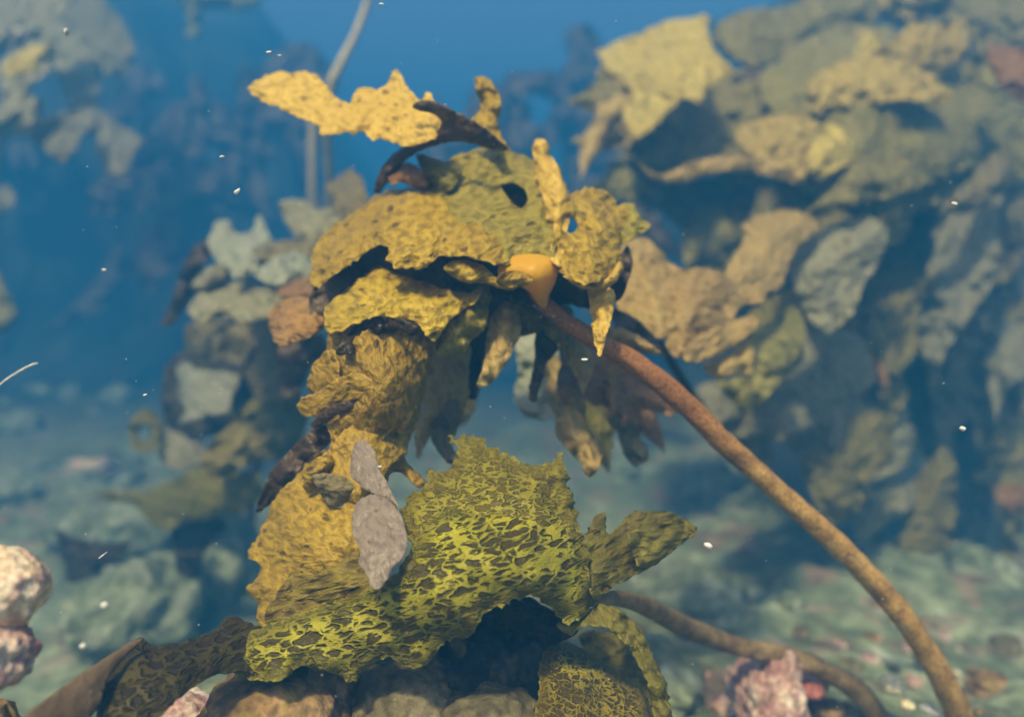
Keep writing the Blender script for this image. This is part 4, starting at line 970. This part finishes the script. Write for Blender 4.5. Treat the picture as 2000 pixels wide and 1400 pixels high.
# ---- 10. grey kelp behind the golden one, left
P10 = [(560, 520, 0.92, 9), (540, 640, 1.02, 9), (520, 780, 1.15, 10), (500, 920, 1.30, 10), (480, 1080, 1.55, 11)]
P10 = [(a, b, c * 1.3, r) for a, b, c, r in P10]
k10 = empty('kelp_plant', stipe_base(P10), 'silt covered grey kelp with crumpled lobes left of the golden kelp', 'kelp')
tube(k10, M['stipeold'], P10)
B = lambda mat, outl, dep, **k: blade(k10, M[mat], outl, [(a, b, c * 1.3) for a, b, c in dep], **k)
B('palegreen', [(406, 478), (414, 452), (422, 432), (446, 430), (456, 448), (470, 456), (494, 448), (500, 424), (508, 420), (518, 440), (530, 466), (545, 490), (548, 520), (500, 535), (450, 525), (425, 515)], [(430, 432, 1.02), (510, 422, 1.02), (480, 530, 0.90)], teeth=2, bulge=0.03)
B('dark', [(312, 636), (330, 600), (345, 555), (360, 510), (384, 478), (410, 470), (418, 490), (395, 520), (385, 560), (362, 600), (340, 632)], [(400, 475, 0.99), (320, 635, 1.05)], teeth=3, bulge=0.01)
B('grey', [(372, 560), (395, 530), (430, 510), (455, 505), (470, 525), (450, 548), (430, 560), (400, 575)], [(430, 510, 0.95), (400, 570, 0.90)], teeth=3, bulge=0.03)
B('palegreen', [(450, 530), (470, 508), (492, 505), (500, 520), (490, 540), (465, 548)], [(480, 510, 0.91), (470, 545, 0.87)], teeth=2, bulge=0.012)
B('grey', [(365, 610), (385, 575), (430, 558), (480, 545), (530, 550), (560, 575), (556, 602), (520, 622), (470, 628), (430, 620), (395, 628)], [(460, 550, 0.93), (460, 625, 0.84)], teeth=3, bulge=0.035)
B('palegreen', [(500, 535), (540, 500), (590, 495), (620, 515), (612, 545), (570, 552), (530, 556)], [(570, 497, 0.84), (560, 550, 0.79)], teeth=3, bulge=0.02)
B('shade', [(490, 490), (530, 470), (590, 470), (640, 460), (640, 490), (590, 510), (540, 515)], [(560, 470, 0.92), (560, 512, 0.87)], teeth=3, bulge=0.02)
B('brown', [(540, 570), (580, 545), (625, 540), (640, 570), (620, 592), (570, 595)], [(590, 545, 0.80), (590, 592, 0.76)], teeth=2, bulge=0.02)
B('grey', [(544, 396), (560, 390), (582, 389), (608, 398), (628, 420), (640, 450), (610, 480), (575, 460), (556, 432)], [(570, 390, 1.00), (600, 475, 0.93)], teeth=2, bulge=0.025)
B('shade', [(632, 366), (650, 352), (672, 338), (690, 332), (708, 352), (720, 390), (730, 420), (690, 430), (655, 415), (650, 385)], [(680, 335, 0.92), (690, 425, 0.84)], teeth=3, bulge=0.02)
B('grey', [(600, 420), (640, 405), (690, 410), (720, 430), (680, 455), (630, 460)], [(660, 405, 0.92), (660, 458, 0.86)], teeth=3, bulge=0.02)
B('shade', [(360, 640), (400, 620), (460, 625), (520, 620), (560, 640), (570, 700), (560, 760), (540, 800), (500, 780), (470, 720), (430, 700), (390, 720), (365, 690)], [(450, 625, 1.05), (520, 790, 1.02), (380, 700, 1.12)], teeth=4, bulge=0.03)
B('dark', [(540, 680), (580, 665), (625, 650), (640, 690), (610, 715), (590, 760), (570, 800), (548, 770)], [(590, 670, 0.80), (570, 790, 0.84)], teeth=3, bulge=0.01)
B('pale', [(476, 712), (484, 690), (498, 672), (504, 684), (496, 704)], [(490, 690, 0.95)], teeth=1, bulge=0.004)

# ---- 11. greenish kelp low on the left
P11 = [(420, 900, 1.18, 10), (380, 960, 1.25, 14), (360, 1040, 1.35, 20), (352, 1130, 1.45, 18), (345, 1250, 1.58, 20)]
P11 = [(a, b, c * 1.2, r) for a, b, c, r in P11]
k11 = empty('kelp_plant', stipe_base(P11), 'dull green kelp low on the left, with a ragged gap drawn as a pale blade, and a curled ring', 'kelp')
tube(k11, M['darkgreen'], P11)
B = lambda mat, outl, dep, **k: blade(k11, M[mat], outl, [(a, b, c * 1.2) for a, b, c in dep], **k)
B('palegreen', [(346, 716), (358, 704), (372, 712), (396, 722), (430, 724), (464, 732), (466, 752), (452, 780), (446, 806), (400, 812), (352, 826), (362, 800), (348, 770)], [(370, 705, 1.20), (440, 810, 1.10)], teeth=7, tfreq=0.12, bulge=0.01, ruffle=0.003)  # made-up blade in place of bright ground seen through a gap
B('darkgreen', [(315, 760), (322, 720), (345, 690), (390, 680), (440, 700), (500, 740), (500, 790), (460, 830), (420, 850), (350, 850), (320, 820)], [(330, 700, 1.32), (480, 800, 1.22)], teeth=4, bulge=0.01)
B('hazeolive', [(392, 900), (415, 862), (450, 830), (500, 800), (545, 792), (566, 830), (556, 862), (520, 890), (470, 915), (430, 935), (396, 925)], [(540, 795, 1.05), (410, 920, 1.00)], teeth=2, bulge=0.03, rot=-30)
B('grey', [(296, 850), (310, 828), (345, 840), (385, 855), (402, 885), (372, 915), (330, 915), (305, 885)], [(320, 832, 1.30), (360, 912, 1.22)], teeth=4, bulge=0.02)
B('green', [(186, 966), (215, 958), (262, 960), (310, 948), (360, 925), (400, 905), (450, 920), (500, 925), (515, 965), (470, 1000), (420, 1010), (370, 1020), (320, 1035), (290, 1020), (262, 985), (220, 980)], [(190, 965, 1.35), (500, 940, 1.02), (360, 1010, 1.12)], teeth=3, bulge=0.03, rot=-15)
B('darkgreen', [(108, 1042), (150, 1052), (200, 1062), (256, 1058), (232, 1090), (195, 1115), (150, 1138), (128, 1132), (124, 1085)], [(110, 1045, 1.25), (250, 1060, 1.18)], teeth=2, bulge=0.02)
B('darkgreen', [(330, 1010), (380, 1000), (430, 1005), (440, 1030), (400, 1080), (385, 1150), (370, 1220), (340, 1262), (328, 1230), (346, 1150), (340, 1080)], [(380, 1005, 1.15), (345, 1250, 1.20)], teeth=2, bulge=0.02)
B('green', [(460, 800), (500, 780), (560, 760), (600, 800), (590, 860), (540, 900), (480, 880)], [(520, 780, 1.15), (540, 895, 1.08)], teeth=3, bulge=0.02)
ring = [(250, 845), (258, 815), (280, 798), (305, 806), (316, 835), (308, 866), (285, 884), (262, 876)]
B('green', ring, [(280, 800, 1.30), (280, 880, 1.24)], teeth=2, bulge=0.01, holes=[[(268, 846), (278, 830), (292, 834), (298, 850), (288, 862), (274, 860)]], label='dark frond curled into a ring')

# ---- 12. far thin stalks
def far_stipe(path, label, frond=None):
    k = empty('kelp_plant', stipe_base(path), label, 'kelp')
    tube(k, M['stipepale'], path)
    if frond: blade(k, M['hazeolive'], frond[0], frond[1], teeth=3, bulge=0.05)


far_stipe([(614, 150, 1.95, 9), (612, 230, 1.95, 9), (610, 330, 1.97, 9), (612, 430, 2.0, 9), (618, 560, 2.05, 10), (625, 760, 2.2, 10), (630, 960, 2.4, 11)], 'thin pale straight stalk behind the golden wing at upper left',
          )
far_stipe([(730, -40, 1.75, 6), (712, 20, 1.72, 7), (690, 75, 1.70, 7), (662, 130, 1.68, 9), (645, 175, 1.68, 9), (640, 300, 1.75, 8), (660, 600, 1.95, 8), (680, 960, 2.3, 9)], 'thin slanting stalk rising to the top edge above the golden wing')
far_stipe([(1960, 620, 2.0, 8), (1950, 800, 2.02, 9), (1948, 1000, 2.1, 9), (1945, 1100, 2.15, 10)], 'dim stalk with a drooping frond at the far right edge', (strap_outline(1970, 560, 800, 110, -20, 77), [(1970, 560, 2.05), (1960, 800, 1.92)]))

# ---- 13. far-off kelp bed fading into the water
def merge_objects(objs, name):
    vs, fs, us, ms = [], [], [], []
    mat = objs[0].data.materials[0]
    n = 0
    for o in objs:
        me = o.data
        v = np.empty(len(me.vertices) * 3); me.vertices.foreach_get('co', v); v = v.reshape(-1, 3) + np.array(o.location)
        uvl = np.empty(len(me.loops) * 2); me.uv_layers[0].data.foreach_get('uv', uvl); uvl = uvl.reshape(-1, 2)
        uv = np.zeros((len(v), 2)); li = np.empty(len(me.loops), dtype=np.int32); me.loops.foreach_get('vertex_index', li); uv[li] = uvl
        mg_ = np.full(len(v), 5.0)
        if 'margin' in me.attributes: me.attributes['margin'].data.foreach_get('value', mg_)
        vs.append(v); us.append(uv); ms.append(mg_)
        fs += [[i + n for i in pl.vertices] for pl in me.polygons]
        n += len(v)
        bpy.data.objects.remove(o)
    return link_mesh(name, np.vstack(vs), fs, mat, None, np.vstack(us), margin=np.concatenate(ms))


rb = random.Random(77)
bed = []
for i in range(30):
    if i < 11: x, d_, b_ = rb.uniform(-150, 520), rb.uniform(3.8, 4.8), 770
    elif i < 18: x, d_, b_ = rb.uniform(480, 1150), rb.uniform(3.8, 5.0), 740
    else: x, d_, b_ = rb.uniform(1150, 2050), rb.uniform(2.5, 3.3), 860
    top = rb.uniform(60, 420)
    bed.append(tube(None, M['dark'], [(x, top, d_, 4), (x + rb.uniform(-30, 30), (top + b_) / 2, d_, 4), (x + rb.uniform(-20, 20), b_, d_, 5)], step=40, seg=6))
    for k in range(rb.randint(4, 7)):
        y = top + rb.uniform(-40, 160)
        bed.append(blade(None, M['dark'], leaf_outline(x, y, rb.uniform(-70, 70), rb.uniform(90, 220), rb.uniform(28, 60), i * 10 + k), [(x, y, d_), (x, y + 120, d_ - 0.1)], teeth=3, bulge=0.05, res=12))
tag(merge_objects(bed, 'far_kelp_bed'), 'far-off kelp bed fading into the blue water behind everything', 'kelp bed', kind='stuff')
# ================================================================== STONES
def ground_d(px, py, up=0.0):
    d = 0.5
    while d < 6:
        p_ = at(px, py, d)
        if p_.z < ground_z(p_.x, p_.y) + up: break
        d += 0.01
    return d


def stone(mat, px, py, d, rx, ry, label, group=None, name='rock', cat='rock', **k):
    o = rock(M[mat], px, py, d, rx, ry, name=name, **k)
    return tag(o, label, cat, group)


stone('cream', 6, 1148, 0.42, 80, 78, 'cream pink rounded stone at the lower left edge, upper of the pair', rz=0.020, lump=0.10)
stone('pink', -8, 1272, 0.415, 72, 66, 'pink and cream stone at the lower left edge, below the rounder one', rz=0.018, lump=0.3)
stone('brownrock', -10, 1900, 0.45, 150, 545, 'brown reef outcrop in the bottom left corner, under the pink stones', rz=0.06, lump=0.12, freq=3.0)
stone('brownrock', 545, 1392, 0.535, 135, 100, 'orange brown rock under the green kelp', rz=0.06, lump=0.3)
stone('greyrock', 790, 1376, 0.55, 112, 84, 'rounded olive grey rock at the bottom, below the honeycomb frond', rz=0.05, lump=0.22)
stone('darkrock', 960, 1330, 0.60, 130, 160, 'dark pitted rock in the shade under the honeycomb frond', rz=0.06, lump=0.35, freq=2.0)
stone('greyrock', 955, 1420, 0.52, 110, 60, 'low dark olive rock at the bottom edge', rz=0.04)
stone('pink', 340, 1424, 0.56, 90, 60, 'pink crusted stone beside the dark strap at the bottom', rz=0.03)
stone('pink', 252, 1402, 0.60, 34, 30, 'small pink stone at the bottom left', rz=0.02, sub=4)
stone('pink', 1500, 1372, 0.80, 66, 92, 'pink and white crusted rock right of the green strap', rz=0.05, lump=0.4)
stone('pink', 1565, 1318, 0.84, 50, 26, 'small pink lump on the crusted rock', rz=0.03, lump=0.3, sub=4)
stone('redstone', 1584, 1350, 0.80, 24, 14, 'small red stone beside the pink crusted rock', cat='stone', rz=0.012, sub=4)
stone('yellowstone', 1742, 1338, 0.80, 22, 18, 'cream yellow pebble near the foot of the stalks', cat='pebble', name='pebble', rz=0.012, sub=4, lump=0.15)
stone('yellowstone', 1772, 1376, 0.79, 14, 12, 'small dull yellow pebble next to the stalk', cat='pebble', name='pebble', rz=0.008, sub=3, lump=0.15)
stone('white', 1822, 1388, 0.78, 26, 8, 'thin white shell fragment at the foot of the long stalk', cat='shell', name='shell', rz=0.006, sub=4, rot=-0.4)
stone('silt', 240, 1020, ground_d(240, 1020, 0.05), 130, 66, 'silted green grey boulder on the left, below the sandy slope', rz=0.14, lump=0.25)
stone('silt', 272, 1190, ground_d(272, 1190, 0.05), 112, 96, 'large silted boulder left of the dark hanging strap', rz=0.14, lump=0.25)
stone('silt', 440, 1120, ground_d(440, 1120, 0.05), 84, 110, 'silted boulder between the dark strap and the golden skirt', rz=0.14, lump=0.22)
stone('silt', 1360, 1170, ground_d(1360, 1170, 0.02), 100, 44, 'flat greenish boulder behind the low stalk', rz=0.12, lump=0.3)
stone('silt', 1280, 1330, ground_d(1280, 1330, 0.02), 90, 60, 'green grey boulder beneath the descending strap', rz=0.07, lump=0.25)
stone('cream', 178, 916, ground_d(178, 916, 0.01), 46, 18, 'pale pink branching crust on the left slope', rz=0.05, lump=0.7, freq=2.4, sub=4)

rb2 = random.Random(11)
for i in range(26):
    px, py = (rb2.uniform(-20, 620), rb2.uniform(760, 980)) if i < 18 else (rb2.uniform(1200, 1960), rb2.uniform(900, 1150))
    d = 0.6
    while d < 6:
        p_ = at(px, py, d)
        if p_.z < ground_z(p_.x, p_.y): break
        d += 0.03
    r = rb2.uniform(24, 80) * 2.0 / max(d, 1.2)
    o = rock(M['silt'], px, py, d, r, r * rb2.uniform(0.45, 0.8), name='boulder', lump=0.35, sub=4, rot=rb2.uniform(-0.4, 0.4))
    sd_ = 'left' if px < 1000 else 'right'
    tag(o, 'hazy silted boulder half buried in the seabed far off at the %s' % sd_, 'boulder', 'far silted boulders at the %s' % sd_)
rs = random.Random(3)
RUBBLE = [('pink', 1420, 1385, 30), ('brownrock', 1610, 1395, 36), ('greyrock', 1660, 1300, 24), ('pink', 1700, 1290, 20), ('darkrock', 1742, 1310, 16), ('pink', 1790, 1340, 22), ('greyrock', 1650, 1390, 26), ('brownrock', 1700, 1250, 18),
          ('darkrock', 1530, 1400, 24), ('pink', 1640, 1262, 16), ('greyrock', 1560, 1240, 22), ('brownrock', 1930, 1340, 40), ('greyrock', 1960, 1270, 34), ('pink', 1840, 1245, 14), ('darkrock', 1400, 1250, 26), ('silt', 1330, 1130, 40), ('silt', 1450, 1160, 44), ('silt', 1540, 1180, 30)]
WORD = {'pink': 'pink crusted', 'brownrock': 'brown', 'greyrock': 'olive grey', 'darkrock': 'dark', 'silt': 'silted green'}
for m_, px, py, r in RUBBLE:
    d = 0.5
    while d < 4:
        p_ = at(px, py, d)
        if p_.z < ground_z(p_.x, p_.y): break
        d += 0.01
    o = rock(M[m_], px, py, d, r, r * 0.7, name='stone', lump=0.35, sub=4, rot=rs.uniform(-0.6, 0.6))
    tag(o, '%s rubble stone on the seabed among the stalks at lower right' % WORD[m_], 'stone', '%s rubble stones at lower right' % WORD[m_])

pm = ['silt', 'silt', 'pink', 'greyrock', 'brownrock', 'yellowstone', 'pink']
for i in range(150):
    if i < 95:
        px, py, d = rs.uniform(1250, 1990), rs.uniform(1180, 1400), None
    else:
        px, py, d = rs.uniform(0, 480), rs.uniform(880, 1300), None
    # drop on the seabed along the view ray
    d = 0.5
    while d < 4:
        p = at(px, py, d)
        if p.z < ground_z(p.x, p.y): break
        d += 0.02
    r = rs.choice((5, 6, 8, 10, 14, 18)) * (0.6 + 0.4 * rs.random()) * min(1.0, 1.1 / d)
    m_ = rs.choice(pm) if px > 1000 else rs.choice(('silt', 'silt', 'yellowstone', 'greyrock'))
    nm = {'silt': 'grey green', 'pink': 'pink', 'greyrock': 'olive grey', 'brownrock': 'brown', 'yellowstone': 'cream'}[m_]
    side = 'right' if px > 1000 else 'left'
    o = rock(M[m_], px, py, d, r, r * rs.uniform(0.5, 0.9), name='pebble', lump=0.25, sub=3, rot=rs.uniform(-1, 1))
    tag(o, '%s pebble lying among others on the seabed at the %s' % (nm, side), 'pebble', '%s pebbles on the %s seabed' % (nm, side))

# ================================================================== FLECKS
def fleck(px, py, d, L, w, ang, label, group=None, mat='white', name='drifting_fleck', cat='fleck'):
    L, w = L * 0.8, w * 0.8
    o = rock(M[mat], px, py, d, L, w, rz=w * 0.0006 * d, name=name, sub=2, lump=0.35, freq=1.2, rot=math.radians(ang), rough=0.0)
    tag(o, label, cat, group)


fleck(1142, 702, 0.50, 9, 3.5, -3, 'bright white fleck drifting in front of the long stalk')
fleck(1383, 1066, 0.50, 11, 8, -35, 'white and pink shell crumb drifting right of the toothed green frond')
fleck(463, 374, 0.55, 11, 5, 40, 'white slanting fleck drifting in the blue water left of the golden kelp')
fleck(433, 306, 0.55, 7, 3, 5, 'tiny white fleck in the blue water under the golden wing tip')
fleck(525, 102, 0.55, 8, 3, 10, 'white fleck drifting above the golden wing, brighter of two')
fleck(546, 108, 0.56, 5, 2.2, -8, 'faint white fleck drifting above the golden wing, fainter of two')
fleck(745, 8, 0.55, 7, 3, 0, 'white fleck at the top edge of the water')
fleck(203, 527, 0.60, 6, 3.5, 0, 'pale fleck in the blue water at middle left')
fleck(283, 771, 0.55, 6, 2.2, 20, 'small white fleck above the sandy slope on the left')
fleck(1864, 398, 0.55, 8, 4, -15, 'white fleck in front of the shaded water at the right')
fleck(1880, 837, 0.55, 8, 6, -20, 'cream fleck in the dark water at the right')
fleck(130, 62, 0.6, 4, 9, 0, 'pale upright fleck in front of the top left kelp')
fleck(205, 1182, 0.7, 10, 8, 0, 'round pale speck in front of the silted boulder')
fleck(162, 1262, 0.7, 9, 8, 0, 'round pale speck low on the left in front of the seabed')
fleck(200, 1085, 0.5, 14, 1.6, 38, 'thin white sliver in front of the brown olive frond')
fleck(742, 911, 0.50, 6, 2.4, -10, 'white speck drifting before the mauve strip')
# a thin pale thread
tw = tube(None, M['white'], [(-6, 756, 0.6, 1.5), (14, 740, 0.6, 2), (36, 726, 0.6, 2), (58, 714, 0.6, 2), (74, 709, 0.6, 1.2)], name='drifting_thread', seg=8, step=5)
tag(tw, 'thin pale blue thread drifting at the left edge', 'thread')
for i in range(100):
    px, py = rs.uniform(0, 2000), rs.uniform(0, 1400)
    d = rs.uniform(0.42, 0.62)
    fleck(px, py, d, rs.uniform(1.0, 2.8), rs.uniform(0.6, 1.2), rs.gauss(-5, 18), 'tiny pale speck of debris suspended in the water', 'specks of debris suspended in the water', mat='speck')
